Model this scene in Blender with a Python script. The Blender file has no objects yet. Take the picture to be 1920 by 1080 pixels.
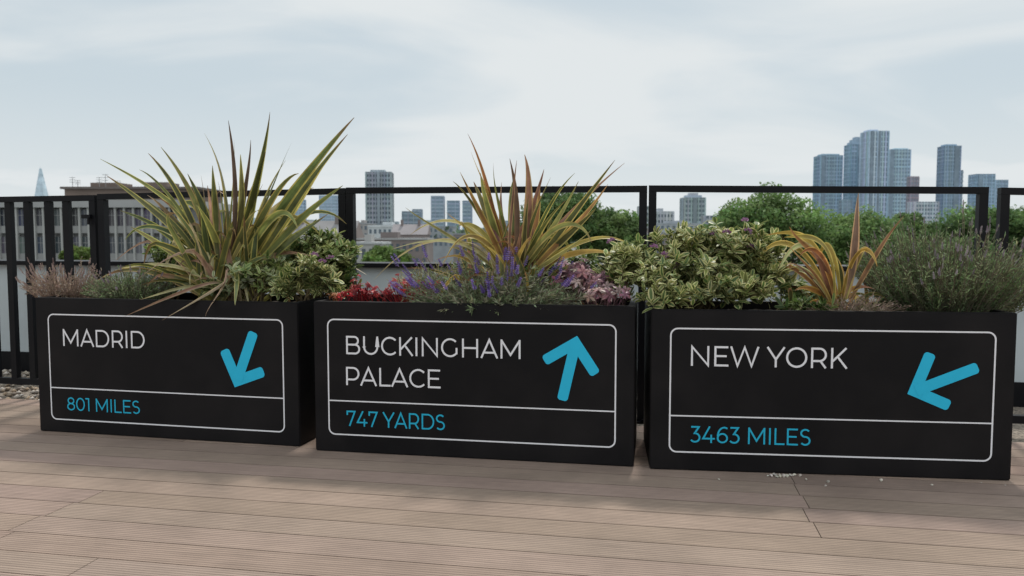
import bpy, bmesh, math, random
from mathutils import Vector, Matrix
sin, cos, PI = math.sin, math.cos, math.pi
scene = bpy.context.scene
COL = scene.collection
scene.view_settings.view_transform = 'Standard'
scene.view_settings.look = 'None'
scene.view_settings.exposure = 0
V = Vector

# ------------------------------------------------------------------ camera maths
F = 1485.0
P = math.atan(98 / F)
CAM = V((0, 0, 1.0))
FW = V((0, cos(P), -sin(P))); UP = V((0, sin(P), cos(P))); RT = V((1, 0, 0))
A = math.radians(10.5)
E = V((cos(A), -sin(A), 0)); N = V((sin(A), cos(A), 0)); Z = V((0, 0, 1))
def ray(px, py): return FW + RT * ((px - 960) / F) - UP * ((py - 540) / F)
def on_t(px, py, t):
    d = ray(px, py); return CAM + d * (t / d.dot(N))
def on_z(px, py, z):
    d = ray(px, py); return CAM + d * ((z - 1) / d.z)
def at_y(px, py, Y):
    d = ray(px, py); return CAM + d * (Y / d.y)
def ST(s, t, z=0): return E * s + N * t + Z * z
GZ = -20.0

# ------------------------------------------------------------------ helpers
INV = {}
def lerp(a, b, u): return tuple(a[i] + (b[i] - a[i]) * u for i in range(3))
def jit(c, rng, k=.15):
    m = 1 + rng.uniform(-k, k)
    return tuple(max(0, x * m * (1 + rng.uniform(-k, k) * .35)) for x in c)
class MB:
    def __init__(self): self.v = []; self.f = []; self.c = []
    def face(self, pts, col=(.5, .5, .5)):
        i = len(self.v); self.v.extend(pts); self.f.append(tuple(range(i, i + len(pts)))); self.c.append(col)
    def box(self, o, ax, ay, az, col=(.5, .5, .5)):
        i = len(self.v)
        self.v.extend([o, o + ax, o + ax + ay, o + ay, o + az, o + ax + az, o + ax + ay + az, o + ay + az])
        for q in ((0, 3, 2, 1), (4, 5, 6, 7), (0, 1, 5, 4), (1, 2, 6, 5), (2, 3, 7, 6), (3, 0, 4, 7)):
            self.f.append(tuple(i + k for k in q)); self.c.append(col)
    def cbox(self, c, ax, ay, z0, z1, col=(.5, .5, .5)):
        self.box(V((c.x, c.y, z0)) - ax / 2 - ay / 2, ax, ay, Z * (z1 - z0), col)
    def tube(self, p0, p1, r0, r1, n=6, col=(.5, .5, .5)):
        d = (p1 - p0).normalized(); a = d.orthogonal().normalized(); b = d.cross(a)
        i = len(self.v)
        for p, r in ((p0, r0), (p1, r1)):
            for k in range(n):
                t = 2 * PI * k / n; self.v.append(p + a * (r * cos(t)) + b * (r * sin(t)))
        for k in range(n):
            self.f.append((i + k, i + (k + 1) % n, i + n + (k + 1) % n, i + n + k)); self.c.append(col)
        self.f.append(tuple(i + n + k for k in range(n))); self.c.append(col)
    def build(self, name, mat, parent=None, origin=None, smooth=False):
        me = bpy.data.meshes.new(name)
        if parent is not None: M = INV[parent.name]
        else:
            origin = origin or V((0, 0, 0)); M = Matrix.Translation(-origin)
        me.from_pydata([M @ p for p in self.v], [], self.f)
        at = me.color_attributes.new('Col', 'FLOAT_COLOR', 'CORNER')
        buf = []
        for fc, c in zip(self.f, self.c):
            buf.extend((c[0], c[1], c[2], 1.0) * len(fc))
        at.data.foreach_set('color', buf)
        if smooth: me.polygons.foreach_set('use_smooth', [True] * len(me.polygons))
        me.materials.append(mat)
        me.update()
        o = bpy.data.objects.new(name, me); COL.objects.link(o)
        if parent is not None:
            o.parent = parent; INV[o.name] = M
        else:
            o.location = origin; INV[o.name] = M
        return o
def tag(o, label=None, cat=None, group=None, kind=None):
    if label: o['label'] = label
    if cat: o['category'] = cat
    if group: o['group'] = group
    if kind: o['kind'] = kind
    return o
def thing(name, label, cat, loc, rotz=0, group=None):
    o = bpy.data.objects.new(name, None); COL.objects.link(o)
    o.location = loc; o.rotation_euler = (0, 0, rotz); o.empty_display_size = .1
    INV[o.name] = (Matrix.Translation(loc) @ Matrix.Rotation(rotz, 4, 'Z')).inverted()
    return tag(o, label, cat, group)

# ------------------------------------------------------------------ materials
def newmat(name):
    m = bpy.data.materials.new(name); m.use_nodes = True
    nt = m.node_tree; return m, nt, nt.nodes['Principled BSDF'], nt.nodes['Material Output']
def node(nt, typ, **kw):
    n = nt.nodes.new(typ)
    for k, v in kw.items(): setattr(n, k, v)
    return n
def attrmat(name, rough=.6, spec=.3, transl=0.0, nscale=8, namt=.25, bump=0.0, metal=0):
    m, nt, bs, out = newmat(name); L = nt.links.new
    at = node(nt, 'ShaderNodeAttribute', attribute_name='Col')
    tc = node(nt, 'ShaderNodeTexCoord')
    nz = node(nt, 'ShaderNodeTexNoise'); nz.inputs['Scale'].default_value = nscale; nz.inputs['Detail'].default_value = 5
    L(tc.outputs['Object'], nz.inputs['Vector'])
    mr = node(nt, 'ShaderNodeMapRange'); mr.inputs['From Min'].default_value = .3; mr.inputs['From Max'].default_value = .7
    mr.inputs['To Min'].default_value = 1 - namt; mr.inputs['To Max'].default_value = 1 + namt
    L(nz.outputs[0], mr.inputs['Value'])
    mx = node(nt, 'ShaderNodeVectorMath', operation='SCALE')
    L(at.outputs['Color'], mx.inputs[0]); L(mr.outputs[0], mx.inputs['Scale'])
    L(mx.outputs[0], bs.inputs['Base Color'])
    bs.inputs['Roughness'].default_value = rough; bs.inputs['Specular IOR Level'].default_value = spec
    bs.inputs['Metallic'].default_value = metal
    if bump:
        bp = node(nt, 'ShaderNodeBump'); bp.inputs['Strength'].default_value = bump; bp.inputs['Distance'].default_value = .01
        L(nz.outputs[0], bp.inputs['Height']); L(bp.outputs[0], bs.inputs['Normal'])
    if transl:
        tr = node(nt, 'ShaderNodeBsdfTranslucent'); L(mx.outputs[0], tr.inputs['Color'])
        ms = node(nt, 'ShaderNodeMixShader'); ms.inputs[0].default_value = transl
        L(bs.outputs[0], ms.inputs[1]); L(tr.outputs[0], ms.inputs[2]); L(ms.outputs[0], out.inputs[0])
    return m
M_blade = attrmat('sword_leaf', .42, .4, .3, 14, .3)
M_leaf = attrmat('shrub_leaf', .45, .4, .28, 20, .2)
M_need = attrmat('fine_foliage', .7, .15, .3, 15, .25)
M_wood = attrmat('twig_bark', .85, .1, 0, 30, .35)
M_tree = attrmat('tree_foliage', .6, .2, .42, .5, .3)
M_bark = attrmat('tree_bark', .9, .1, 0, 2, .3)
M_build = attrmat('masonry', .8, .2, 0, .25, .12)
M_glass = attrmat('hazy_glass', .25, .5, 0, .05, .25)
M_stone = attrmat('pebble', .8, .2, 0, 30, .3)
M_wall = attrmat('parapet_paint', .55, .3, 0, 1.5, .1)

def darkmetal(name, base, rough, dust):
    m, nt, bs, out = newmat(name); L = nt.links.new
    tc = node(nt, 'ShaderNodeTexCoord')
    n1 = node(nt, 'ShaderNodeTexNoise'); n1.inputs['Scale'].default_value = 3.0; n1.inputs['Detail'].default_value = 8
    L(tc.outputs['Object'], n1.inputs['Vector'])
    cr = node(nt, 'ShaderNodeMapRange'); cr.inputs['From Min'].default_value = .42; cr.inputs['From Max'].default_value = .75
    L(n1.outputs[0], cr.inputs['Value'])
    mx = node(nt, 'ShaderNodeMix', data_type='RGBA')
    mx.inputs[6].default_value = (*base, 1); mx.inputs[7].default_value = (*dust, 1)
    L(cr.outputs[0], mx.inputs[0]); L(mx.outputs[2], bs.inputs['Base Color'])
    r = node(nt, 'ShaderNodeMapRange'); r.inputs['To Min'].default_value = rough - .08; r.inputs['To Max'].default_value = rough + .15
    L(n1.outputs[0], r.inputs['Value']); L(r.outputs[0], bs.inputs['Roughness'])
    n2 = node(nt, 'ShaderNodeTexNoise'); n2.inputs['Scale'].default_value = 400
    L(tc.outputs['Object'], n2.inputs['Vector'])
    bp = node(nt, 'ShaderNodeBump'); bp.inputs['Strength'].default_value = .08; bp.inputs['Distance'].default_value = .001
    L(n2.outputs[0], bp.inputs['Height']); L(bp.outputs[0], bs.inputs['Normal'])
    bs.inputs['Specular IOR Level'].default_value = .18
    return m
M_planter = darkmetal('planter_coating', (.0055, .005, .006), .5, (.014, .012, .0125))
M_rail = darkmetal('rail_coating', (.005, .005, .007), .42, (.010, .010, .011))
def flat(name, c, rough=.6):
    m, nt, bs, out = newmat(name); L = nt.links.new
    tc = node(nt, 'ShaderNodeTexCoord'); nz = node(nt, 'ShaderNodeTexNoise'); nz.inputs['Scale'].default_value = 25
    L(tc.outputs['Object'], nz.inputs['Vector'])
    mx = node(nt, 'ShaderNodeMix', data_type='RGBA')
    mx.inputs[6].default_value = (*[x * .9 for x in c], 1); mx.inputs[7].default_value = (*c, 1)
    L(nz.outputs[0], mx.inputs[0]); L(mx.outputs[2], bs.inputs['Base Color']); bs.inputs['Roughness'].default_value = rough
    bs.inputs['Specular IOR Level'].default_value = .2
    return m
M_white = flat('white_vinyl', (.84, .83, .86))
M_cyan = flat('blue_vinyl', (.03, .52, .78))
M_cyan2 = flat('blue_text_vinyl', (.025, .46, .68))

def deckmat():
    m, nt, bs, out = newmat('composite_deck'); L = nt.links.new
    tc = node(nt, 'ShaderNodeTexCoord'); at = node(nt, 'ShaderNodeAttribute', attribute_name='Col')
    sp = node(nt, 'ShaderNodeSeparateXYZ'); L(tc.outputs['Object'], sp.inputs[0])
    g = node(nt, 'ShaderNodeMath', operation='MULTIPLY'); g.inputs[1].default_value = 2 * PI / .0145; L(sp.outputs[1], g.inputs[0])
    s = node(nt, 'ShaderNodeMath', operation='SINE'); L(g.outputs[0], s.inputs[0])
    gr = node(nt, 'ShaderNodeMapRange'); gr.inputs['From Min'].default_value = -.95; gr.inputs['From Max'].default_value = -.1
    gr.inputs['To Min'].default_value = .58; gr.inputs['To Max'].default_value = 1.05
    L(s.outputs[0], gr.inputs['Value'])
    mp = node(nt, 'ShaderNodeMapping'); mp.inputs['Scale'].default_value = (2.2, 60, 1); L(tc.outputs['Object'], mp.inputs[0])
    n1 = node(nt, 'ShaderNodeTexNoise'); n1.inputs['Scale'].default_value = 2; n1.inputs['Detail'].default_value = 7; L(mp.outputs[0], n1.inputs['Vector'])
    r1 = node(nt, 'ShaderNodeMapRange'); r1.inputs['From Min'].default_value = .3; r1.inputs['From Max'].default_value = .7
    r1.inputs['To Min'].default_value = .84; r1.inputs['To Max'].default_value = 1.13; L(n1.outputs[0], r1.inputs['Value'])
    n2 = node(nt, 'ShaderNodeTexNoise'); n2.inputs['Scale'].default_value = 2.3; n2.inputs['Detail'].default_value = 9; n2.inputs['Roughness'].default_value = .62; L(tc.outputs['Object'], n2.inputs['Vector'])
    r2 = node(nt, 'ShaderNodeMapRange'); r2.inputs['From Min'].default_value = .32; r2.inputs['From Max'].default_value = .68
    r2.inputs['To Min'].default_value = .82; r2.inputs['To Max'].default_value = 1.1; L(n2.outputs[0], r2.inputs['Value'])
    a = node(nt, 'ShaderNodeMath', operation='MULTIPLY'); L(gr.outputs[0], a.inputs[0]); L(r1.outputs[0], a.inputs[1])
    b = node(nt, 'ShaderNodeMath', operation='MULTIPLY'); L(a.outputs[0], b.inputs[0]); L(r2.outputs[0], b.inputs[1])
    mx = node(nt, 'ShaderNodeVectorMath', operation='SCALE'); L(at.outputs['Color'], mx.inputs[0]); L(b.outputs[0], mx.inputs['Scale'])
    L(mx.outputs[0], bs.inputs['Base Color']); bs.inputs['Roughness'].default_value = .75; bs.inputs['Specular IOR Level'].default_value = .15
    bp = node(nt, 'ShaderNodeBump'); bp.inputs['Strength'].default_value = .4; bp.inputs['Distance'].default_value = .002
    L(s.outputs[0], bp.inputs['Height']); L(bp.outputs[0], bs.inputs['Normal'])
    return m
M_deck = deckmat()
def noisemat(name, c1, c2, scale, rough=.9, bump=0):
    m, nt, bs, out = newmat(name); L = nt.links.new
    tc = node(nt, 'ShaderNodeTexCoord'); nz = node(nt, 'ShaderNodeTexNoise'); nz.inputs['Scale'].default_value = scale; nz.inputs['Detail'].default_value = 8
    L(tc.outputs['Object'], nz.inputs['Vector'])
    mr = node(nt, 'ShaderNodeMapRange'); mr.inputs['From Min'].default_value = .35; mr.inputs['From Max'].default_value = .65; L(nz.outputs[0], mr.inputs['Value'])
    mx = node(nt, 'ShaderNodeMix', data_type='RGBA'); mx.inputs[6].default_value = (*c1, 1); mx.inputs[7].default_value = (*c2, 1)
    L(mr.outputs[0], mx.inputs[0]); L(mx.outputs[2], bs.inputs['Base Color']); bs.inputs['Roughness'].default_value = rough
    if bump:
        bp = node(nt, 'ShaderNodeBump'); bp.inputs['Strength'].default_value = bump; L(nz.outputs[0], bp.inputs['Height']); L(bp.outputs[0], bs.inputs['Normal'])
    return m
M_soil = noisemat('soil', (.012, .009, .006), (.05, .035, .022), 40, .95, .6)
M_gravelbed = noisemat('gravel_bed', (.08, .065, .05), (.3, .25, .2), 60, .9, .8)
M_city = noisemat('city_ground', (.06, .075, .05), (.16, .16, .15), .02, .9)
M_roof = noisemat('roof_membrane', (.05, .05, .052), (.08, .08, .08), 2, .9)

# ------------------------------------------------------------------ setting: ground, roof, deck, gravel
g = MB(); S = 7000
g.face([V((-S, -S, GZ)), V((S, -S, GZ)), V((S, S, GZ)), V((-S, S, GZ))])
tag(g.build('ground', M_city), kind='structure')
rf = MB(); rf.box(ST(-8, -5, GZ + .004), E * 16, N * 10.6, Z * (-.07 - GZ))
tag(rf.build('roof_slab', M_roof), kind='structure')
gv = MB(); gv.box(ST(-7.8, 4.19, -.066), E * 15.6, N * 1.0, Z * .036)
tag(gv.build('gravel_bed', M_gravelbed), kind='structure')

rng = random.Random(4)
dk = MB(); t = 4.17; pitch = .146
me_cols = [(.278, .206, .164), (.262, .193, .153), (.292, .218, .175), (.27, .202, .163)]
row = 0
while t > -1.6:
    s = -9.8 - rng.uniform(0, 4)
    if 5 <= row <= 13: s = .55 + rng.choice((0, 0, 2.7, -2.7)) + rng.uniform(-.02, .02) - 10.8
    while s < 7.4:
        ln = 5.4
        dk.box(V((s + .0015, t - pitch + .0055, -.026)), V((ln - .003, 0, 0)), V((0, pitch - .0055, 0)), V((0, 0, .026)), jit(rng.choice(me_cols), rng, .06))
        s += ln
    t -= pitch; row += 1
dob = dk.build('deck', M_deck); dob.rotation_euler = (0, 0, -A); tag(dob, kind='structure')

pb = MB(); rng = random.Random(8)
for i in range(2600):
    s = rng.choice((-1, 1)) * rng.uniform(2.25, 5.2); t = rng.uniform(4.2, 5.17)
    c = ST(s, t, -.028 + rng.uniform(0, .012)); r = rng.uniform(.011, .024)
    col = rng.choice([(.42, .36, .29), (.3, .24, .18), (.5, .45, .4), (.22, .18, .15), (.36, .27, .19)])
    pv = [c + V((r * rng.uniform(.8, 1.3) * cos(a), r * rng.uniform(.8, 1.3) * sin(a), rng.uniform(-.2, .2) * r)) for a in [k * PI / 3 for k in range(6)]]
    i0 = len(pb.v); pb.v.extend(pv + [c + Z * r * .75 + V((r * .2, 0, 0)), c - Z * r * .7])
    for k in range(6):
        pb.f.append((i0 + k, i0 + (k + 1) % 6, i0 + 6)); pb.c.append(col)
        pb.f.append((i0 + (k + 1) % 6, i0 + k, i0 + 7)); pb.c.append(col)
tag(pb.build('gravel', M_stone, origin=ST(0, 4.6, -.03), smooth=True), 'loose brown and buff pebbles in the strip behind the deck', 'gravel', kind='stuff')

pr = thing('parapet_wall', 'low pale grey roof parapet with black coping behind the railing', 'wall', ST(0, 5.3, -.06), -A)
w = MB(); w.box(ST(-7.8, 5.2, .12), E * 15.6, N * .2, Z * .66, (.5, .55, .57)); w.build('wall_face', M_wall, pr)
w = MB(); w.box(ST(-7.8, 5.19, -.062), E * 15.6, N * .22, Z * .18, (.02, .02, .022)); w.build('base_flashing', M_rail, pr)
w = MB(); w.box(ST(-7.8, 5.16, .782), E * 15.6, N * .3, Z * .03, (.02, .02, .022)); w.build('coping', M_rail, pr)
for s in range(-7, 8, 2):
    w = MB(); w.box(ST(s + .33, 5.194, .122), E * .02, N * .005, Z * .655, (.3, .33, .35)); w.build('joint_strip', M_wall, pr)

# ------------------------------------------------------------------ railing panels
TR = 4.40
def rs(px): p = on_t(px, 400, TR); return p.dot(E)
def rz(px, py): return on_t(px, py, TR).z
def rail_panel(x0, y0, x1, y1, label, balusters=(), latch=None):
    a = rs(x0); b = rs(x1)
    za = rz(x0, y0); zb = rz(x1, y1)
    r = thing('railing_panel', label, 'railing', ST((a + b) / 2, TR, -.03), -A, 'black steel railing panels along the roof edge')
    def zt(s): return za + (zb - za) * (s - a) / (b - a)
    pw, pd = .042, .05; rh = .034
    m = MB(); i0 = ST(a, TR - pd / 2, za - rh)
    m.box(i0, ST(b, TR, zb) - ST(a, TR, za), N * pd, Z * rh); m.build('top_rail', M_rail, r)
    m = MB(); m.box(ST(a + pw, TR - .02, .045), E * (b - a - 2 * pw), N * .04, Z * .04); m.build('bottom_rail', M_rail, r)
    for s in (a, b - pw):
        m = MB(); m.box(ST(s, TR - pd / 2 + .001, -.03), E * pw, N * (pd - .002), Z * (zt(s) - rh + .03 - .001)); po = m.build('post', M_rail, r)
        m = MB(); m.box(ST(s - .03, TR - .06, -.0295), E * (pw + .06), N * .12, Z * .01)
        for q in (-.02, pw + .02): m.tube(ST(s + q, TR - .04, -.02), ST(s + q, TR - .04, -.008), .008, .008, 6)
        m.build('base_plate', M_rail, po)
    for px in balusters:
        s = rs(px)
        m = MB(); m.box(ST(s - .02, TR - .018, .085), E * .04, N * .036, Z * (zt(s) - rh - .086)); m.build('baluster', M_rail, r)
    if latch:
        p = on_t(latch[0], latch[1], TR - .045)
        m = MB(); m.box(p - E * .03 - Z * .012, E * .06, N * .02, Z * .024); m.tube(p + E * .02 - Z * .005, p + E * .02 - Z * .05, .008, .008, 8)
        m.build('latch', M_rail, r)
    return r
rail_panel(-330, 375, 183, 366, 'leftmost black railing panel with upright bars above the gravel', [-280, -240, -200, -160, -125, -90, -55, -18, 18, 53, 92, 126], (160, 406))
rail_panel(188, 364, 650, 353, 'open black railing panel behind the MADRID planter and largest spiky plant')
rail_panel(652, 352, 1213, 348.5, 'open black railing panel behind the BUCKINGHAM PALACE planter')
rail_panel(1216, 348, 1849, 351, 'open black railing panel behind the NEW YORK planter and variegated shrub')
rail_panel(1872, 352, 2330, 360, 'rightmost black railing panel cut off by the right edge of the picture')

# ------------------------------------------------------------------ stroke lettering
def arc(cx, cy, rx, ry, a0, a1, n=18):
    return [(cx + rx * cos(math.radians(a0 + (a1 - a0) * k / n)), cy + ry * sin(math.radians(a0 + (a1 - a0) * k / n))) for k in range(n + 1)]
a_, b_ = .047, .953
# glyph: width, strokes, left bearing, right bearing
GL = {
 'M': (1.08, [[(a_, 0), (a_, 1)], [(a_, .96), (.54, .2), (1.033, .96)], [(1.033, 1), (1.033, 0)]], .13, .13),
 'A': (.98, [[(.05, 0), (.49, .965), (.93, 0)], [(.2, .29), (.78, .29)]], .0, .0),
 'D': (.93, [[(a_, 0), (a_, 1)], [(a_, b_), (.43, b_)] + arc(.43, .5, .448, .453, 88, -88, 26) + [(.43, a_), (a_, a_)]], .13, .06),
 'R': (.78, [[(a_, 0), (a_, 1)], [(a_, b_), (.4, b_)] + arc(.4, .65, .303, .303, 88, -88) + [(.4, .347), (a_, .347)], [(.45, .347), (.71, 0)]], .13, .05),
 'I': (.094, [[(a_, 0), (a_, 1)]], .13, .13),
 'B': (.82, [[(a_, 0), (a_, 1)], [(a_, b_), (.48, b_)] + arc(.48, .74, .215, .213, 88, -88) + [(.48, .527), (a_, .527)],
            [(.48, .527)] + arc(.52, .287, .245, .24, 88, -88) + [(.52, a_), (a_, a_)]], .13, .06),
 'U': (.86, [[(a_, 1), (a_, .43)] + arc(.43, .43, .383, .383, 180, 360, 22) + [(.813, .43), (.813, 1)]], .12, .12),
 'C': (.88, [arc(.5, .5, .453, .453, 44, 316, 32)], .06, .03),
 'K': (.8, [[(a_, 0), (a_, 1)], [(.72, 1), (a_, .31)], [(.31, .57), (.755, 0)]], .13, .0),
 'N': (.9, [[(a_, 0), (a_, .96), (.853, .04), (.853, 1)]], .13, .13),
 'G': (.93, [arc(.5, .5, .453, .453, 45, 318, 32) + [(.86, .2), (.86, .5)]], .06, .11),
 'H': (.88, [[(a_, 0), (a_, 1)], [(.833, 0), (.833, 1)], [(a_, .51), (.833, .51)]], .13, .13),
 'P': (.77, [[(a_, 0), (a_, 1)], [(a_, b_), (.4, b_)] + arc(.4, .635, .318, .318, 88, -88) + [(.4, .317), (a_, .317)]], .13, .03),
 'L': (.64, [[(a_, 1), (a_, a_), (.64, a_)]], .13, .02),
 'E': (.7, [[(a_, 0), (a_, 1)], [(a_, b_), (.68, b_)], [(a_, .51), (.61, .51)], [(a_, a_), (.7, a_)]], .13, .06),
 'W': (1.42, [[(.04, 1), (.365, .04), (.71, .96), (1.055, .04), (1.38, 1)]], .02, .02),
 'Y': (.9, [[(.035, 1), (.45, .39), (.865, 1)], [(.45, .41), (.45, 0)]], -.01, -.01),
 'O': (1.02, [arc(.51, .5, .463, .453, 90, 450, 44)], .06, .06),
 'S': (.68, [arc(.35, .735, .27, .216, 36, 270, 18) + arc(.345, .285, .285, .237, 88, -144, 20)], .05, .05),
 '0': (.8, [arc(.4, .5, .35, .453, 90, 450, 36)], .06, .06),
 '1': (.36, [[(.0, b_), (.3, b_), (.3, 0)]], .0, .12),
 '8': (.72, [arc(.36, .74, .26, .212, 90, 450, 26), arc(.36, .288, .31, .24, 90, 450, 28)], .06, .06),
 '7': (.7, [[(.052, .72), (.052, b_), (.64, b_), (.22, 0)]], .05, .03),
 '4': (.84, [[(.5, 1), (.07, .26), (.84, .26)], [(.6, .5), (.6, 0)]], .04, .04),
 '3': (.68, [[(.07, b_), (.57, b_), (.3, .565)] + arc(.32, .306, .305, .259, 88, -145, 20)], .03, .06),
 '6': (.73, [arc(.375, .308, .305, .261, 90, 450, 28), arc(.49, .4, .42, .553, 62, 178, 14)], .07, .05),
}
def stroke(mb, pts, th, map3, k, closed=False):
    P2 = [V((p[0], p[1])) for p in pts]
    if not closed and (P2[0] - P2[-1]).length < 1e-5: P2 = P2[:-1]; closed = True
    n = len(P2); Ls = []; Rs = []
    for i in range(n):
        if closed: d0 = (P2[i] - P2[i - 1]).normalized(); d1 = (P2[(i + 1) % n] - P2[i]).normalized()
        else:
            d0 = (P2[i] - P2[i - 1]).normalized() if i else None; d1 = (P2[i + 1] - P2[i]).normalized() if i < n - 1 else None
            d0 = d0 or d1; d1 = d1 or d0
        m = (d0 + d1)
        m = m.normalized() if m.length > 1e-4 else d0
        nn = V((-m.y, m.x)); n0 = V((-d0.y, d0.x)); c = max(.42, nn.dot(n0))
        Ls.append(P2[i] + nn * (th / 2 / c)); Rs.append(P2[i] - nn * (th / 2 / c))
    i0 = len(mb.v)
    for p, q in zip(Ls, Rs): mb.v.extend([map3(p.x, p.y, k), map3(q.x, q.y, k)])
    for i in range(n if closed else n - 1):
        j = (i + 1) % n
        mb.f.append((i0 + 2 * i + 1, i0 + 2 * j + 1, i0 + 2 * j, i0 + 2 * i)); mb.c.append((.8, .8, .8))
class Face:
    def __init__(s, bl, br):
        s.O = on_z(bl[0], bl[1], 0); q = on_z(br[0], br[1], 0); s.e = (q - s.O).normalized(); s.len = (q - s.O).length
        s.n = V((-s.e.y, s.e.x, 0))
    def uv(s, px, py):
        d = ray(px, py); k = (s.O - CAM).dot(s.n) / d.dot(s.n); p = CAM + d * k
        return (p - s.O).dot(s.e), p.z
    def p3(s, u, v, w=0): return s.O + s.e * u + Z * v - s.n * w
def lettering(fc, parent, name, text, x0, yt0, yb0, x1, yt1, yb1, mat, th=.1):
    u0, va = fc.uv(x0, yt0); _, vb = fc.uv(x0, yb0); u1, vc = fc.uv(x1, yt1); _, vd = fc.uv(x1, yb1)
    cap = ((va - vb) + (vc - vd)) / 2; v0 = (vb + vd) / 2
    x = 0; items = []; prev = None; tot = 0
    for i, ch in enumerate(text):
        if ch == ' ': x += .36; continue
        gl = GL[ch]
        if prev is not None: x += prev[3] + gl[2]
        items.append((ch, x)); x += gl[0]; tot = x; prev = gl
    sx = (u1 - u0) / tot
    mb = MB(); k = 0
    for ch, x in items:
        for st in GL[ch][1]:
            k += 1
            stroke(mb, [((p[0] + x) * sx, p[1] * cap) for p in st], th * cap, lambda a, b, kk: fc.p3(u0 + a, v0 + b, .0012 + (kk % 4) * .00015), k)
    mb.build(name, mat, parent)
def arrow(fc, parent, tip, tail, b1, b2, wpx):
    uv = [V(fc.uv(*p)) for p in (tip, tail, b1, b2)]
    th = (V(fc.uv(tip[0] + wpx, tip[1])) - V(fc.uv(*tip))).length
    mb = MB(); r = th / 2
    def cap_bar(p, q, k, ext0):
        d = (q - p).normalized(); nn = V((-d.y, d.x)); rc = r * .6; Lq = (q - p).length
        pts = [(-ext0, r), (-ext0, -r)]
        for cx, cy, a0 in ((Lq + r * .9 - rc, -r + rc, 270), (Lq + r * .9 - rc, r - rc, 0)):
            for i in range(8):
                a = math.radians(a0 + i * 90 / 7); pts.append((cx + rc * cos(a), cy + rc * sin(a)))
        mb.face([fc.p3(*(p + d * a + nn * b), .0012 + k * .0003) for a, b in pts])
    tp = uv[0]
    da = (uv[2] - tp).normalized(); db = (uv[3] - tp).normalized()
    stroke(mb, [tp + da * r * 1.6, tp, tp + db * r * 1.6], th, lambda a, b, k: fc.p3(a, b, .0012), 0)
    cap_bar(tp + da * r * 1.5, uv[2], 1, 0); cap_bar(tp + db * r * 1.5, uv[3], 2, 0); cap_bar(tp, uv[1], 3, -r * .2)
    mb.build('arrow', M_cyan, parent)
def border(fc, parent, tl, tr, br, bl, d0, d1):
    q = [fc.uv(*p) for p in (tl, tr, br, bl)]
    u0 = (q[0][0] + q[3][0]) / 2; u1 = (q[1][0] + q[2][0]) / 2; v1 = (q[0][1] + q[1][1]) / 2; v0 = (q[2][1] + q[3][1]) / 2
    r = .03; th = .0064; pts = []
    for cx, cy, a0 in ((u1 - r, v1 - r, 0), (u0 + r, v1 - r, 90), (u0 + r, v0 + r, 180), (u1 - r, v0 + r, 270)):
        for i in range(9):
            a = math.radians(a0 + i * 11.25); pts.append((cx + r * cos(a), cy + r * sin(a)))
    mb = MB(); stroke(mb, pts, th, lambda a, b, k: fc.p3(a, b, .0012), 0, True); mb.build('border_line', M_white, parent)
    vd = (fc.uv(*d0)[1] + fc.uv(*d1)[1]) / 2
    mb = MB(); stroke(mb, [(u0 + th / 2, vd), (u1 - th / 2, vd)], th * .9, lambda a, b, k: fc.p3(a, b, .0012), 0); mb.build('divider_line', M_white, parent)

def planter(bl, br, h, label, depth=.5):
    fc = Face(bl, br); L = fc.len
    yaw = math.atan2(fc.e.y, fc.e.x)
    r = thing('sign_planter', label, 'planter', fc.O + fc.e * L / 2 + fc.n * depth / 2, yaw, 'black planter boxes printed as direction signs')
    bm = bmesh.new(); th = .03
    def q(u, w, z): return bm.verts.new(INV[r.name] @ (fc.O + fc.e * u + fc.n * w + Z * z))
    o0 = [q(0, 0, .002), q(L, 0, .002), q(L, depth, .002), q(0, depth, .002)]; o1 = [q(0, 0, h), q(L, 0, h), q(L, depth, h), q(0, depth, h)]
    i1 = [q(th, th, h), q(L - th, th, h), q(L - th, depth - th, h), q(th, depth - th, h)]; i0 = [q(th, th, h - .1), q(L - th, th, h - .1), q(L - th, depth - th, h - .1), q(th, depth - th, h - .1)]
    bm.faces.new(o0[::-1])
    for k in range(4):
        j = (k + 1) % 4
        bm.faces.new((o0[k], o0[j], o1[j], o1[k])); bm.faces.new((o1[k], o1[j], i1[j], i1[k])); bm.faces.new((i1[k], i1[j], i0[j], i0[k]))
    bm.faces.new(i0)
    outer = set(o0 + o1)
    ed = [e for e in bm.edges if e.verts[0] in outer and e.verts[1] in outer and e.calc_length() > .2]
    bmesh.ops.bevel(bm, geom=ed, offset=.004, segments=2, affect='EDGES')
    me = bpy.data.meshes.new('planter_box'); bm.to_mesh(me); bm.free(); me.materials.append(M_planter)
    o = bpy.data.objects.new('planter_box', me); COL.objects.link(o); o.parent = r; INV[o.name] = INV[r.name]
    rr = random.Random(int(L * 1000)); m = MB(); nx, ny = 40, 12
    zz = [[h - .045 + rr.uniform(-.012, .014) for j in range(ny + 1)] for i in range(nx + 1)]
    def sp(i, j): return fc.O + fc.e * (th + .002 + (L - 2 * th - .004) * i / nx) + fc.n * (th + .002 + (depth - 2 * th - .004) * j / ny) + Z * zz[i][j]
    for i in range(nx):
        for j in range(ny): m.face([sp(i, j), sp(i + 1, j), sp(i + 1, j + 1), sp(i, j + 1)])
    m.build('soil', M_soil, r)
    return r, fc
p1, f1 = planter((75, 808), (563, 838), .687, 'black planter box reading MADRID 801 MILES with a blue arrow')
border(f1, p1, (90, 589), (528, 600), (535, 809), (98, 786), (94, 727), (533, 746))
lettering(f1, p1, 'place_lettering', 'MADRID', 118, 616, 648, 271, 622, 654, M_white)
lettering(f1, p1, 'distance_lettering', '801 MILES', 126, 745, 769, 262, 751, 776, M_cyan2)
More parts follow.
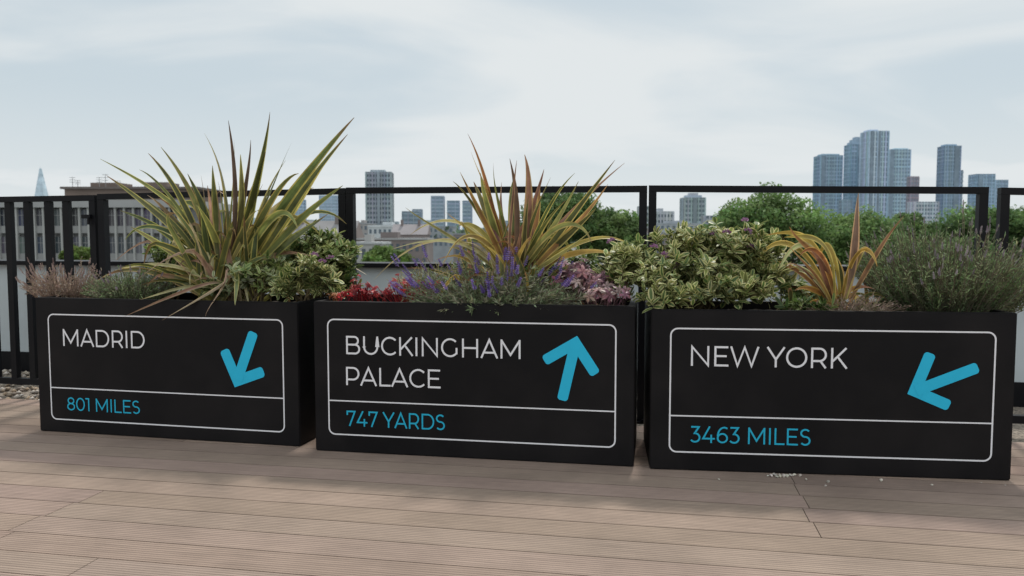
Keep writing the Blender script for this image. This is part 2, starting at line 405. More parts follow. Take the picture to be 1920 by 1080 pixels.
arrow(f1, p1, (445, 714), (473, 631), (424, 664), (487, 699), 18)
p2, f2 = planter((592, 845), (1188, 876), .699, 'black planter box reading BUCKINGHAM PALACE 747 YARDS with a blue arrow')
border(f2, p2, (614, 598), (1155, 610), (1153, 840), (618, 812), (616, 750), (1153, 772))
lettering(f2, p2, 'place_lettering', 'BUCKINGHAM', 649, 629, 664, 976, 638, 673, M_white)
lettering(f2, p2, 'place_lettering', 'PALACE', 649, 687, 722, 826, 694, 728, M_white)
lettering(f2, p2, 'distance_lettering', '747 YARDS', 650, 770, 799, 834, 777, 806, M_cyan2)
arrow(f2, p2, (1079, 643), (1056, 742), (1028, 672), (1112, 694), 20)
p3, f3 = planter((1218, 880), (1895, 902), .689, 'black planter box reading NEW YORK 3463 MILES with a blue arrow')
border(f3, p3, (1257, 614), (1866, 625), (1859, 866), (1256, 845), (1256, 777), (1862, 796))
lettering(f3, p3, 'place_lettering', 'NEW YORK', 1296, 647, 685, 1590, 654, 692, M_white)
lettering(f3, p3, 'distance_lettering', '3463 MILES', 1294, 798, 829, 1520, 805, 836, M_cyan2)
arrow(f3, p3, (1715, 733), (1824, 692), (1741, 671), (1771, 757), 22)
db = MB(); rng = random.Random(3)
for i in range(34):
    c = on_z(rng.gauss(1472, 14), 889 + rng.uniform(0, 5), .003) if i < 24 else on_z(rng.uniform(1300, 1900), rng.uniform(896, 912), .003)
    r = rng.uniform(.003, .008)
    db.tube(c, c + Z * r * .6 + V((rng.uniform(-r, r), 0, 0)), r, r * .6, 5, jit((.5, .46, .4), rng))
tag(db.build('debris', M_stone, origin=on_z(1472, 892, 0)), 'tiny pale crumbs on the deck below the NEW YORK planter', 'debris', kind='stuff')

# ------------------------------------------------------------------ plant builders
def bez(c, n):
    out = []
    for k in range(n + 1):
        u = k / n; q = list(c)
        while len(q) > 1: q = [q[i].lerp(q[i + 1], u) for i in range(len(q) - 1)]
        out.append(q[0])
    return out
def rand_dir(rng):
    while 1:
        v = V((rng.uniform(-1, 1), rng.uniform(-1, 1), rng.uniform(-1, 1)))
        if .05 < v.length < 1: return v.normalized()
def blade(mb, ctrl, w, pal, rng, n=14, facing=None, kink=.3, ts=(.55, .95), bw=.88, wobble=.022):
    pts = bez(ctrl, n); w *= bw * rng.uniform(.9, 1.12)
    ln = sum((pts[i + 1] - pts[i]).length for i in range(n))
    if rng.random() < kink:
        ks = rng.uniform(.45, .85); kd = V((rng.uniform(-.9, .9), rng.uniform(-.7, .2), -rng.uniform(.4, 1.3)))
        for i in range(n + 1):
            u = i / n
            if u > ks: pts[i] = pts[i] + kd * ((u - ks) / (1 - ks)) ** 1.5 * ln * (1 - ks) * .8
    wob = rand_dir(rng) * ln * wobble; ph = rng.uniform(0, 6); fq = rng.uniform(3, 8)
    pts = [p + wob * sin(ph + fq * i / n) * (i / n) * (1.3 - i / n) for i, p in enumerate(pts)]
    fn = facing or (V((rng.uniform(-.8, .8), -1, rng.uniform(-.2, .7))).normalized())
    inner, edge, tip = pal
    inner = jit(inner, rng, .32); edge = jit(tuple(x * 1.12 for x in edge), rng, .28)
    tw = rng.uniform(-1.1, 1.1); i0 = len(mb.v); fold = rng.uniform(.15, .5)
    tstart = rng.uniform(*ts)
    for k, p in enumerate(pts):
        u = k / n
        d = (pts[min(k + 1, n)] - pts[max(k - 1, 0)]).normalized()
        side = d.cross(fn)
        side = side.normalized() if side.length > 1e-3 else d.orthogonal().normalized()
        nr = side.cross(d)
        side = side * cos(tw * u) + nr * sin(tw * u); nr = side.cross(d)
        ww = w * .5 * (.55 + .45 * min(1, u / .3)) * (1 if u < .5 else max(.02, ((1 - u) / .5)) ** .75)
        for x in (-1, -.68, 0, .68, 1): mb.v.append(p + side * (x * ww) - nr * (fold * ww * (1 - abs(x))))
    for k in range(n):
        u = (k + .5) / n; tf = max(0, min(1, (u - tstart) / .12))
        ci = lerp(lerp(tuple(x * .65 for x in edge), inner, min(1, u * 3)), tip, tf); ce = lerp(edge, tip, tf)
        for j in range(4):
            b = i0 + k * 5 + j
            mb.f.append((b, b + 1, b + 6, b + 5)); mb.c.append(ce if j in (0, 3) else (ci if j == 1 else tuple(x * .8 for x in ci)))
def pxblade(mb, px, w, pal, t0, t1, rng, **k):
    n = len(px) - 1
    k.setdefault('ts', (.82, 1.0)); k.setdefault('kink', 0)
    blade(mb, [on_t(p[0], p[1], t0 + (t1 - t0) * (i / n) ** 1.2) for i, p in enumerate(px)], w, pal, rng, **k)
def fill_blades(mb, base, n, Lr, pals, rng, wr, elev=(35, 88), spread=.05, az=(0, 360), droop=(.05, .5), kink=.35):
    for i in range(n):
        b = base + V((rng.gauss(0, spread), rng.gauss(0, spread * .7), 0))
        az_ = math.radians(rng.uniform(*az)); el = math.radians(rng.uniform(*elev)); L = rng.uniform(*Lr)
        d = V((cos(az_) * cos(el), sin(az_) * cos(el) * .6, sin(el))); h = V((d.x, d.y, 0))
        dr = rng.uniform(*droop) * L * cos(el)
        blade(mb, [b, b + d * L * .4, b + d * L * .75 + Z * .03, b + d * L + h * .1 - Z * dr], rng.uniform(*wr), rng.choice(pals), rng, kink=kink)

OL = ((.15, .17, .055), (.4, .34, .1), (.22, .14, .06))
OL2 = ((.1, .125, .045), (.32, .28, .08), (.22, .14, .06))
YG = ((.27, .265, .08), (.48, .41, .13), (.3, .2, .09))
PB = ((.085, .06, .045), (.16, .1, .06), (.14, .08, .05))
PALE = ((.46, .42, .2), (.54, .48, .26), (.4, .3, .15))
DEAD = ((.44, .28, .17), (.5, .34, .21), (.36, .21, .13))
OR = ((.38, .18, .06), (.52, .34, .1), (.3, .13, .07))
PK = ((.25, .13, .09), (.38, .24, .12), (.24, .12, .08))
YO = ((.44, .31, .07), (.56, .42, .12), (.4, .2, .08))
GB = ((.13, .14, .05), (.4, .3, .1), (.27, .14, .07))

# --- left phormium
rng = random.Random(11); base = on_t(425, 532, 3.8)
root = thing('spiky_flax_plant', 'largest spiky plant with olive sword leaves in the MADRID planter', 'plant', V((base.x, base.y, .64)))
m = MB()
H = [
 ([(440, 530), (520, 400), (585, 300), (664, 220)], .05, OL), ([(452, 530), (545, 400), (590, 320), (650, 252)], .042, OL2),
 ([(430, 530), (465, 390), (500, 300), (507, 211)], .048, OL), ([(425, 530), (452, 400), (440, 300), (428, 226)], .034, PB),
 ([(428, 530), (450, 420), (470, 330), (470, 262)], .026, PB),
 ([(422, 530), (440, 420), (420, 320), (383, 250)], .058, OL), ([(415, 530), (380, 400), (290, 350), (188, 298)], .036, OL),
 ([(410, 532), (350, 430), (270, 380), (200, 330)], .042, GB), ([(400, 535), (370, 420), (330, 340), (278, 288)], .038, OL2),
 ([(405, 535), (390, 430), (360, 340), (302, 275)], .038, OL), ([(450, 530), (540, 430), (590, 385), (642, 348)], .044, OL),
 ([(455, 530), (530, 420), (580, 340), (625, 285)], .05, YG), ([(440, 528), (480, 420), (500, 350), (535, 300)], .048, YG),
 ([(438, 528), (470, 420), (480, 340), (497, 285)], .046, OL2), ([(432, 528), (450, 440), (455, 360), (452, 290)], .048, YG),
 ([(418, 530), (410, 430), (400, 360), (398, 310)], .052, OL), ([(412, 530), (400, 430), (375, 370), (352, 325)], .046, OL2),
 ([(415, 530), (375, 375), (335, 415), (305, 520)], .062, PALE), ([(408, 530), (385, 400), (345, 440), (325, 470)], .046, PALE),
 ([(405, 540), (340, 440), (290, 420), (225, 395)], .038, OL2), ([(402, 540), (330, 470), (270, 440), (245, 425)], .034, YG),
 ([(445, 535), (520, 470), (570, 430), (615, 400)], .05, OL2), ([(450, 540), (520, 500), (570, 480), (600, 455)], .046, OL),
 ([(440, 530), (490, 440), (530, 380), (572, 345)], .05, OL), ([(436, 530), (470, 450), (520, 330), (560, 325)], .046, GB),
 ([(415, 540), (370, 500), (260, 470), (180, 528)], .022, PALE), ([(430, 530), (410, 460), (395, 420), (370, 385)], .052, YG),
 ([(425, 530), (440, 480), (455, 420), (480, 395)], .056, OL), ([(418, 535), (395, 460), (350, 400), (318, 375)], .046, YG),
 ([(430, 530), (470, 430), (520, 330), (548, 268)], .024, OL2), ([(420, 530), (430, 420), (445, 330), (440, 262)], .024, YG),
 ([(412, 532), (360, 420), (300, 330), (262, 318)], .024, OL2), ([(448, 530), (500, 400), (560, 330), (600, 318)], .03, OL),
 ([(425, 530), (455, 440), (530, 360), (588, 352)], .04, PALE), ([(405, 535), (360, 450), (310, 400), (270, 372)], .03, OL),
 ([(430, 530), (520, 420), (590, 360), (650, 420)], .036, OL), ([(420, 530), (470, 380), (550, 380), (600, 440)], .04, YG),
 ([(410, 535), (340, 420), (270, 400), (235, 450)], .034, OL2), ([(425, 535), (380, 430), (400, 380), (430, 400)], .042, OL),
 ([(435, 530), (500, 390), (540, 370), (560, 430)], .044, YG), ([(420, 530), (390, 370), (350, 360), (330, 400)], .044, OL),
]
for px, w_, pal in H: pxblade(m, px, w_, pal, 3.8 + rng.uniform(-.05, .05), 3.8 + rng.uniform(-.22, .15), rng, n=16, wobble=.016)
for px, w_, pal in [([(425, 505), (425, 545), (395, 560), (385, 594)], .022, DEAD), ([(425, 520), (425, 535), (370, 560), (303, 601)], .03, DEAD),
                    ([(412, 530), (390, 525), (320, 555), (234, 593)], .02, DEAD), ([(440, 500), (450, 520), (440, 545), (440, 572)], .034, OL),
                    ([(400, 540), (350, 530), (300, 550), (262, 562)], .018, PALE)]:
    pxblade(m, px, w_, pal, 3.62, 3.38, rng)
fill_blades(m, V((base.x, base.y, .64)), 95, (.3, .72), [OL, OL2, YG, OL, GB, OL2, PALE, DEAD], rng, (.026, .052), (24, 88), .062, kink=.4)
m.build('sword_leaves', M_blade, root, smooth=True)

# --- middle phormium
rng = random.Random(12); base = on_t(965, 520, 3.78)
root = thing('spiky_flax_plant', 'bronze and orange spiky plant in the BUCKINGHAM PALACE planter', 'plant', V((base.x, base.y, .64)))
m = MB()
H = [
 ([(960, 520), (930, 420), (905, 310), (877, 250)], .038, OR), ([(962, 520), (935, 400), (905, 350), (884, 285)], .038, YO),
 ([(970, 520), (990, 420), (1003, 350), (983, 290)], .048, PK), ([(965, 520), (975, 420), (970, 360), (955, 298)], .034, PB),
 ([(968, 520), (990, 430), (1010, 380), (1032, 332)], .034, GB), ([(975, 520), (1030, 430), (1090, 370), (1172, 306)], .022, PK),
 ([(980, 520), (1050, 440), (1100, 370), (1153, 300)], .034, GB), ([(985, 520), (1050, 450), (1090, 420), (1140, 345)], .036, OR),
 ([(985, 520), (1040, 460), (1080, 430), (1118, 390)], .04, GB), ([(955, 520), (930, 450), (890, 380), (862, 322)], .034, OR),
 ([(955, 520), (935, 440), (905, 380), (900, 325)], .04, YG), ([(950, 520), (920, 460), (880, 430), (836, 398)], .032, YO),
 ([(950, 520), (890, 390), (820, 400), (770, 440)], .018, PALE), ([(945, 520), (880, 420), (790, 430), (700, 525)], .02, PALE),
 ([(948, 520), (880, 440), (820, 440), (735, 468)], .016, PALE), ([(946, 520), (880, 460), (800, 420), (760, 388)], .016, OL),
 ([(955, 520), (945, 440), (935, 390), (940, 342)], .048, PK), ([(965, 520), (965, 440), (950, 380), (965, 330)], .048, OL),
 ([(975, 520), (1000, 450), (1010, 400), (1012, 352)], .046, OR), ([(985, 520), (1060, 450), (1130, 430), (1185, 460)], .032, YO),
 ([(985, 520), (1050, 470), (1110, 460), (1160, 480)], .036, YO), ([(980, 525), (1040, 480), (1075, 465), (1110, 430)], .038, YG),
 ([(955, 520), (920, 430), (880, 410), (860, 425)], .032, YG), ([(970, 520), (995, 460), (1030, 400), (1062, 375)], .042, OL),
 ([(962, 520), (940, 470), (915, 420), (918, 365)], .042, PK), ([(972, 520), (985, 460), (985, 420), (992, 360)], .046, GB),
 ([(972, 520), (1005, 470), (1040, 430), (1085, 340)], .032, YG), ([(960, 520), (950, 440), (960, 360), (970, 300)], .02, PK),
 ([(970, 520), (1010, 420), (1040, 360), (1078, 325)], .02, OL), ([(958, 520), (915, 430), (880, 360), (850, 340)], .02, GB),
 ([(970, 520), (1030, 400), (1090, 400), (1110, 455)], .032, YG), ([(955, 520), (900, 400), (850, 440), (830, 500)], .032, YO),
 ([(975, 520), (1020, 410), (1060, 430), (1075, 490)], .036, YG), ([(950, 520), (910, 420), (870, 440), (855, 500)], .034, GB),
 ([(964, 520), (950, 430), (925, 350), (925, 305)], .036, OL), ([(968, 520), (980, 430), (1010, 360), (1020, 318)], .03, PK),
 ([(958, 520), (925, 430), (900, 370), (888, 340)], .04, GB),
]
for px, w_, pal in H: pxblade(m, px, w_, pal, 3.78 + rng.uniform(-.05, .05), 3.78 + rng.uniform(-.25, .15), rng, n=16, wobble=.018)
fill_blades(m, V((base.x, base.y, .64)), 105, (.24, .54), [OR, PK, YG, GB, OL, OL2, PALE, GB, YO, PK], rng, (.018, .042), (22, 86), .075, kink=.42)
m.build('sword_leaves', M_blade, root, smooth=True)

# --- right phormium
rng = random.Random(13); base = on_t(1560, 560, 3.76)
root = thing('spiky_flax_plant', 'smallest spiky plant with few orange leaves in the NEW YORK planter', 'plant', V((base.x, base.y, .64)))
m = MB()
H = [
 ([(1585, 560), (1610, 490), (1600, 430), (1610, 362)], .04, PK), ([(1590, 560), (1600, 510), (1605, 470), (1598, 425)], .032, PK),
 ([(1595, 560), (1630, 500), (1655, 450), (1695, 405)], .032, PK), ([(1560, 565), (1540, 430), (1500, 430), (1435, 442)], .036, YO),
 ([(1565, 560), (1570, 430), (1520, 440), (1470, 445)], .036, YO), ([(1570, 560), (1560, 480), (1500, 470), (1480, 425)], .032, OR),
 ([(1560, 570), (1530, 500), (1500, 490), (1465, 440)], .032, OR), ([(1555, 570), (1530, 520), (1490, 480), (1475, 500)], .032, PK),
 ([(1580, 560), (1590, 470), (1630, 440), (1645, 500)], .032, YO), ([(1585, 560), (1600, 480), (1620, 450), (1632, 470)], .034, YO),
 ([(1565, 565), (1550, 520), (1545, 490), (1520, 470)], .038, PK), ([(1575, 560), (1580, 520), (1580, 500), (1560, 470)], .038, GB),
 ([(1570, 565), (1530, 545), (1510, 530), (1490, 545)], .03, OR),
 ([(1560, 570), (1520, 490), (1480, 490), (1450, 530)], .034, PALE), ([(1575, 565), (1570, 450), (1545, 430), (1530, 500)], .038, YO),
 ([(1568, 570), (1550, 470), (1520, 450), (1500, 480)], .038, OR),
 ([(1560, 565), (1510, 440), (1450, 430), (1420, 490)], .03, YO),
 ([(1560, 570), (1500, 500), (1460, 480), (1430, 500)], .03, OR), ([(1570, 570), (1540, 420), (1480, 440), (1455, 520)], .034, PALE),
]
for px, w_, pal in H: pxblade(m, px, w_, pal, 3.64 + rng.uniform(-.05, .05), 3.64 + rng.uniform(-.18, .1), rng, n=16)
fill_blades(m, V((base.x, base.y, .64)), 26, (.14, .28), [OR, PK, YO, GB, DEAD, PALE, GB], rng, (.018, .034), (12, 65), .1, droop=(.2, .9))
m.build('sword_leaves', M_blade, root, smooth=True)

# --- leafy shrubs
def leaf(mb, b, d, nr, L, W, cin, cout, curl=.15, fold=.18):
    d = d.normalized(); s = d.cross(nr); s = s.normalized() if s.length > 1e-3 else d.orthogonal().normalized(); up = s.cross(d)
    i0 = len(mb.v)
    for u, h in ((0, .14), (.25, .85), (.6, 1), (.87, .68), (1, .08)):
        c = b + d * (L * u) - up * (curl * L * u * u); ww = W * .5 * h
        for x in (-1, -.52, .52, 1): mb.v.append(c + s * (x * ww) + up * (fold * ww * abs(x)))
    for k in range(4):
        for j in range(3):
            q = i0 + k * 4 + j; mb.f.append((q, q + 1, q + 5, q + 4)); mb.c.append(cin if j == 1 else cout)
def rosette_shrub(root, blobs, L, W, pals, rng, per=9, zmin=.6, flowers=0, stems=26, loose=0):
    lv = MB(); st = MB()
    base = V((root.location.x, root.location.y, .63))
    tips = []
    for px, py, t, rx, rzv, n in blobs:
        c = on_t(px, py, t)
        for i in range(n):
            dr = rand_dir(rng)
            if dr.z < -.45: dr.z = -dr.z
            k = rng.uniform(.55, 1.16) if rng.random() < .75 else rng.uniform(.25, .6)
            p = c + V((dr.x * rx * k, dr.y * rx * .62 * k, dr.z * rzv * k))
            if p.z < zmin: p.z = zmin + rng.uniform(0, .05)
            ax = (dr * .7 + Z * .75 + rand_dir(rng) * (.4 + loose)).normalized(); pal = rng.choice(pals)
            dark = .5 if k < .6 else 1  # inner leaves darkened, the bush's inside shade painted into their colour
            a = ax.orthogonal().normalized(); b = ax.cross(a); ph = rng.uniform(0, 6)
            sc = rng.uniform(.65, 1.25); pn = per + rng.randint(-2, 1)
            for q in range(pn):
                an = ph + q * 2.4 + rng.uniform(-.4, .4); tilt = math.radians(rng.uniform(20, 55) + 38 * (1 - q / pn))
                d = ax * cos(tilt) + (a * cos(an) + b * sin(an)) * sin(tilt)
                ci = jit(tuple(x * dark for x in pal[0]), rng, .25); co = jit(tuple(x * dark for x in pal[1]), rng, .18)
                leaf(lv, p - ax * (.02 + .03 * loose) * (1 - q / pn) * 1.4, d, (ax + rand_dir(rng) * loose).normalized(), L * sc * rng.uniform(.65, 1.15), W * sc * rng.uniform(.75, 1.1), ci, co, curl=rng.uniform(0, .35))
            tips.append((p, ax, k))
    for p, ax, k in rng.sample(tips, min(stems, len(tips))):
        b0 = base + V((rng.gauss(0, .04), rng.gauss(0, .03), 0)); mid = b0.lerp(p, .5) + Z * .03
        st.tube(b0, mid, .005, .004, 5, (.12, .09, .05)); st.tube(mid, p, .004, .002, 5, (.16, .14, .06))
    st.build('stems', M_wood, root)
    lv.build('leaves', M_leaf, root)
    outer = [q for q in tips if q[2] > .85 and q[1].y < .1]
    for p, ax, k in rng.sample(outer, min(flowers, len(outer))):
        fl = MB()
        for q in range(26):
            d = (ax + rand_dir(rng) * .9).normalized(); c0 = p + ax * .03 + d * .012
            leaf(fl, c0, d, rand_dir(rng), .014, .006, jit((.22, .1, .2), rng), jit((.34, .18, .31), rng))
        fl.build('flower_head', M_leaf, root)
VAR = [((.11, .165, .045), (.58, .55, .26)), ((.16, .215, .055), (.6, .57, .28)), ((.075, .125, .04), (.5, .48, .21)), ((.22, .255, .08), (.6, .57, .27)), ((.09, .145, .045), (.36, .38, .14))]
GRN = [((.09, .145, .04), (.15, .22, .06)), ((.12, .19, .05), (.28, .32, .11)), ((.06, .105, .032), (.11, .16, .048))]
GY = [((.16, .22, .06), (.42, .42, .17)), ((.21, .26, .08), (.48, .47, .2)), ((.115, .18, .05), (.34, .36, .14))]
rng = random.Random(21)
def shrub(label, name, px, py, t, blobs, L, W, pals, per, flowers=0, stems=20, loose=.25):
    c = on_t(px, py, t); root = thing(name, label, 'shrub', V((c.x, c.y, .64)))
    rosette_shrub(root, blobs, L, W, pals, rng, per, .61, flowers, stems, loose)
shrub('broad cream and green variegated shrub above the NEW YORK sign', 'variegated_shrub', 1300, 540, 3.72,
      [(1205, 510, 3.68, .2, .13, 108), (1275, 478, 3.74, .16, .13, 78), (1345, 488, 3.74, .2, .16, 118), (1405, 498, 3.72, .17, .16, 108), (1290, 535, 3.62, .28, .13, 138), (1172, 512, 3.66, .12, .12, 60), (1430, 525, 3.66, .12, .12, 68), (1240, 558, 3.47, .09, .06, 34), (1345, 548, 3.5, .14, .06, 38), (1415, 548, 3.52, .1, .06, 30)],
      .046, .0215, VAR, 9, 10, 40, .25)
shrub('low green filler between variegated shrub and small orange spiky plant', 'low_leafy_shrub', 1485, 550, 3.7,
      [(1490, 552, 3.74, .1, .07, 34), (1535, 558, 3.82, .12, .05, 26), (1520, 570, 3.54, .12, .025, 18)], .042, .015, GRN + GY[2:], 8)
shrub('mid green shrub beside the right end of the MADRID planter', 'green_shrub', 600, 540, 3.8,
      [(590, 480, 3.83, .16, .14, 96), (625, 500, 3.8, .14, .13, 86), (555, 500, 3.83, .13, .12, 54), (645, 480, 3.83, .08, .08, 34), (600, 448, 3.86, .08, .05, 22), (645, 535, 3.8, .07, .08, 30)], .043, .019, GRN + GY, 8, 0, 26, .3)
shrub('small cream edged shrub at front right of the MADRID planter', 'variegated_shrub', 570, 550, 3.62,
      [(575, 522, 3.62, .12, .11, 56), (545, 540, 3.58, .08, .06, 26), (608, 530, 3.62, .09, .09, 34)], .046, .021, VAR, 9, 3, 14, .25)
shrub('low pale green leafy plant under the largest spiky plant', 'low_leafy_shrub', 475, 545, 3.62,
      [(475, 525, 3.62, .14, .1, 58), (510, 505, 3.68, .1, .07, 30), (445, 505, 3.68, .07, .06, 16), (400, 540, 3.66, .1, .05, 26)], .043, .017, [((.22, .28, .13), (.44, .45, .27)), GY[0], GRN[1]], 8, 0, 16, .3)
shrub('dark green shrub behind the left of the largest spiky plant', 'green_shrub', 310, 520, 3.92,
      [(320, 500, 3.9, .14, .13, 64), (355, 520, 3.84, .1, .09, 36), (300, 470, 3.93, .06, .05, 14)], .045, .016, GRN, 7)
shrub('dark green low foliage under the bronze spiky plant', 'green_shrub', 1010, 540, 3.8,
      [(1030, 520, 3.82, .17, .11, 60), (900, 525, 3.84, .17, .1, 52), (1090, 500, 3.84, .1, .09, 26)], .042, .015, GRN + GY[2:], 7)

# --- fine stemmed bushes
def fine_bush(root, cpx, cpy, t, hw, ht, n, cols, rng, needle=(.012, .024), per=20, spread=.6, stemcol=(.16, .14, .1), flowers=0, fcols=None, dn=.16, power=1.0, fsize=1.0, thin=.085, zb=.635, lift=.04):
    st = MB(); lf = MB(); c = on_t(cpx, cpy, t); fr = set(rng.sample(range(n), flowers)) if flowers else ()
    lumps = [(rng.uniform(-1, 1), rng.uniform(-1, 1), rng.uniform(.74, 1.1)) for _ in range(9)]; spikes = []
    for i in range(n):
        r = math.sqrt(rng.random()) ; an = rng.uniform(0, 2 * PI)
        x, y = r * cos(an), r * sin(an)
        if i in fr and y > .2: y = -y
        b = V((c.x, c.y, zb)) + E * (x * hw * .6) + N * (y * dn * .6)
        lk = min(lumps, key=lambda q: (q[0] - x) ** 2 + (q[1] - y) ** 2)[2]
        k = ht * (1 - .45 * r ** 2 * power) * rng.uniform(.6, 1.06) * lk
        if rng.random() < .06: k *= 1.18
        tip = V((c.x, c.y, zb)) + E * (x * hw * (1 + spread * .25)) + N * (y * dn * 1.35) + Z * k + rand_dir(rng) * .03
        if i in fr: tip = tip + Z * lift
        mid = b.lerp(tip, .5) + V((rng.gauss(0, .018), rng.gauss(0, .018), .02))
        pts = bez([b, mid, tip], 5)
        for q in range(5):
            st.tube(pts[q], pts[q + 1], .0017, .0012, 3, jit(stemcol, rng))
        cc = rng.choice(cols)
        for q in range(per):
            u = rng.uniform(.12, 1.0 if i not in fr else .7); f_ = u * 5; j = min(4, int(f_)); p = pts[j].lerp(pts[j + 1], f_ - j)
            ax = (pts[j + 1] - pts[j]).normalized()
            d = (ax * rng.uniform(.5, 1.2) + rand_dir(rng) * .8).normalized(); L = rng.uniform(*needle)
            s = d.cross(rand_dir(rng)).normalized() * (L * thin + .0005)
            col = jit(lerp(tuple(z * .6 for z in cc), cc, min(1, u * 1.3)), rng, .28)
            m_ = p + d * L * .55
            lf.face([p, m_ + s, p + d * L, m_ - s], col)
        if i in fr:
            fl = MB()
            ax = (pts[5] - pts[4]).normalized(); ax = (ax + Z * .5).normalized(); a = ax.orthogonal().normalized(); b2 = ax.cross(a); fc_ = rng.choice(fcols)
            nl = rng.randint(4, 7)
            fl.tube(tip - ax * .004, tip + ax * .009 * nl * fsize, .0024 * fsize, .0012, 4, fc_)
            for w_ in range(nl):
                pc = tip + ax * (.0085 * w_ * fsize)
                for q in range(6):
                    an = q * PI / 3 + w_; d = (a * cos(an) + b2 * sin(an) + ax * .7).normalized()
                    rr = .013 * fsize * (1 - .45 * w_ / nl); s = d.cross(ax).normalized() * rr * .36
                    fl.face([pc, pc + d * rr * .6 + s, pc + d * rr, pc + d * rr * .6 - s], jit(fc_, rng, .3))
            spikes.append(fl)
    st.build('stems', M_wood, root); lf.build('leaves', M_need, root)
    for fl in spikes: fl.build('flower_spike', M_need, root)
rng = random.Random(31)
GG = [(.27, .3, .18), (.21, .25, .14), (.34, .34, .23), (.17, .22, .11)]
DRY = [(.38, .28, .22), (.32, .23, .18), (.44, .35, .28), (.27, .2, .16)]
RM = [(.22, .29, .13), (.17, .25, .11), (.27, .33, .17), (.29, .32, .18), (.14, .21, .09)]
PUR = [(.19, .13, .36), (.24, .17, .43), (.28, .21, .45), (.15, .1, .29)]
MAU = [(.3, .25, .28), (.26, .22, .24), (.36, .31, .32)]
def pl(name, label, cat, px, py, t):
    c = on_t(px, py, t); return thing(name, label, cat, V((c.x, c.y, .635)))
r_ = pl('lavender_bush', 'dried pinkish brown lavender at the left end of the MADRID planter', 'lavender', 125, 545, 3.74)
fine_bush(r_, 125, 545, 3.74, .19, .21, 290, DRY, rng, (.01, .02), 15, stemcol=(.3, .22, .17), flowers=50, fcols=[(.38, .29, .26), (.3, .22, .2)], fsize=.6)
r_ = pl('lavender_bush', 'low grey green bush between dried lavender and largest spiky plant', 'lavender', 245, 545, 3.72)
fine_bush(r_, 250, 545, 3.72, .22, .22, 400, RM + GG[:2], rng, (.012, .022), 20, flowers=14, fcols=MAU, fsize=.6)
r_ = pl('lavender_bush', 'purple flowering lavender spilling over the BUCKINGHAM PALACE planter', 'lavender', 920, 545, 3.64)
fine_bush(r_, 925, 545, 3.64, .35, .25, 330, GG, rng, (.02, .038), 18, 1.2, flowers=42, fcols=PUR, power=.8, fsize=1.1, lift=.05)
r2 = pl('lavender_bush', 'front sprigs of purple lavender hanging over the middle planter rim', 'lavender', 930, 560, 3.52)
fine_bush(r2, 930, 560, 3.5, .37, .1, 210, GG, rng, (.02, .036), 16, 1.2, flowers=30, fcols=PUR, dn=.08, power=.4, fsize=1.1, zb=.65)
r_ = pl('rosemary_bush', 'large grey green fine leaved bush at right end of NEW YORK planter', 'bush', 1770, 560, 3.76)
fine_bush(r_, 1775, 560, 3.76, .385, .39, 1050, RM, rng, (.014, .03), 30, .35, flowers=95, fcols=MAU, power=.6, fsize=.55, dn=.2, thin=.06)
r_ = pl('dry_twig_plant', 'dry brown twiggy plant between small orange spiky plant and grey bush', 'plant', 1590, 575, 3.6)
fine_bush(r_, 1590, 578, 3.6, .2, .1, 220, DRY + [(.25, .24, .12), (.2, .24, .1)], rng, (.01, .022), 12, 1, stemcol=(.3, .22, .16), dn=.08)
r_ = pl('grass_tuft', 'wispy straw and green grass between crimson leaves and purple lavender', 'grass', 800, 545, 3.76)
fine_bush(r_, 805, 545, 3.76, .15, .27, 90, [(.3, .3, .14), (.4, .35, .18), (.2, .25, .1)], rng, (.03, .07), 9, 1.6, stemcol=(.36, .32, .16), dn=.08, thin=.03)

# --- lobed leaves
def lobed(root, blobs, Rr, cols, rng, lobes=5):
    lf = MB(); st = MB()
    for px, py, t, rx, rzv, n in blobs:
        c = on_t(px, py, t); b0 = V((c.x, c.y, .63))
        for i in range(n):
            d = rand_dir(rng); d.z = abs(d.z)
            p = c + V((d.x * rx, d.y * rx * .5, d.z * rzv)) * rng.uniform(.4, 1.2)
            nr = (d * .6 + Z * .6 + V((0, -.55, 0)) + rand_dir(rng) * .8).normalized()
            a = nr.orthogonal().normalized(); ph = rng.uniform(0, 6); b = nr.cross(a)
            R_ = rng.uniform(*Rr); col = jit(rng.choice(cols), rng, .3); nn = lobes * 4; ring = []; ring2 = []
            for q in range(nn):
                an = ph + 2 * PI * q / nn; k = .68 + .32 * cos(lobes * (an - ph)); k *= (1.0 if q else .55)
                ring.append(p + (a * cos(an) + b * sin(an)) * (R_ * k) - nr * (R_ * .3 * k * k) + nr * rng.uniform(-.1, .1) * R_)
                ring2.append(p + (a * cos(an) + b * sin(an)) * (R_ * .45 * k))
            i0 = len(lf.v); lf.v.extend([p - nr * R_ * .08] + ring2 + ring)
            for q in range(nn):
                j = (q + 1) % nn; vein = (q % 4 in (0, 3))
                cc = tuple(x * (1.25 if vein else .8) for x in col)
                lf.f.append((i0, i0 + 1 + q, i0 + 1 + j)); lf.c.append(cc)
                lf.f.append((i0 + 1 + q, i0 + 1 + nn + q, i0 + 1 + nn + j, i0 + 1 + j)); lf.c.append(tuple(x * rng.uniform(.85, 1.1) for x in cc))
            st.tube(b0 + V((rng.gauss(0, .02), rng.gauss(0, .02), 0)), p, .002, .0015, 4, tuple(x * .6 for x in col))
    st.build('stalks', M_wood, root); lf.build('leaves', M_leaf, root)
rng = random.Random(41)
RED = [(.42, .026, .03), (.28, .018, .025), (.52, .045, .045), (.18, .014, .018), (.34, .06, .05)]
HEU = [(.22, .1, .12), (.14, .065, .08), (.3, .17, .17), (.38, .25, .23)]
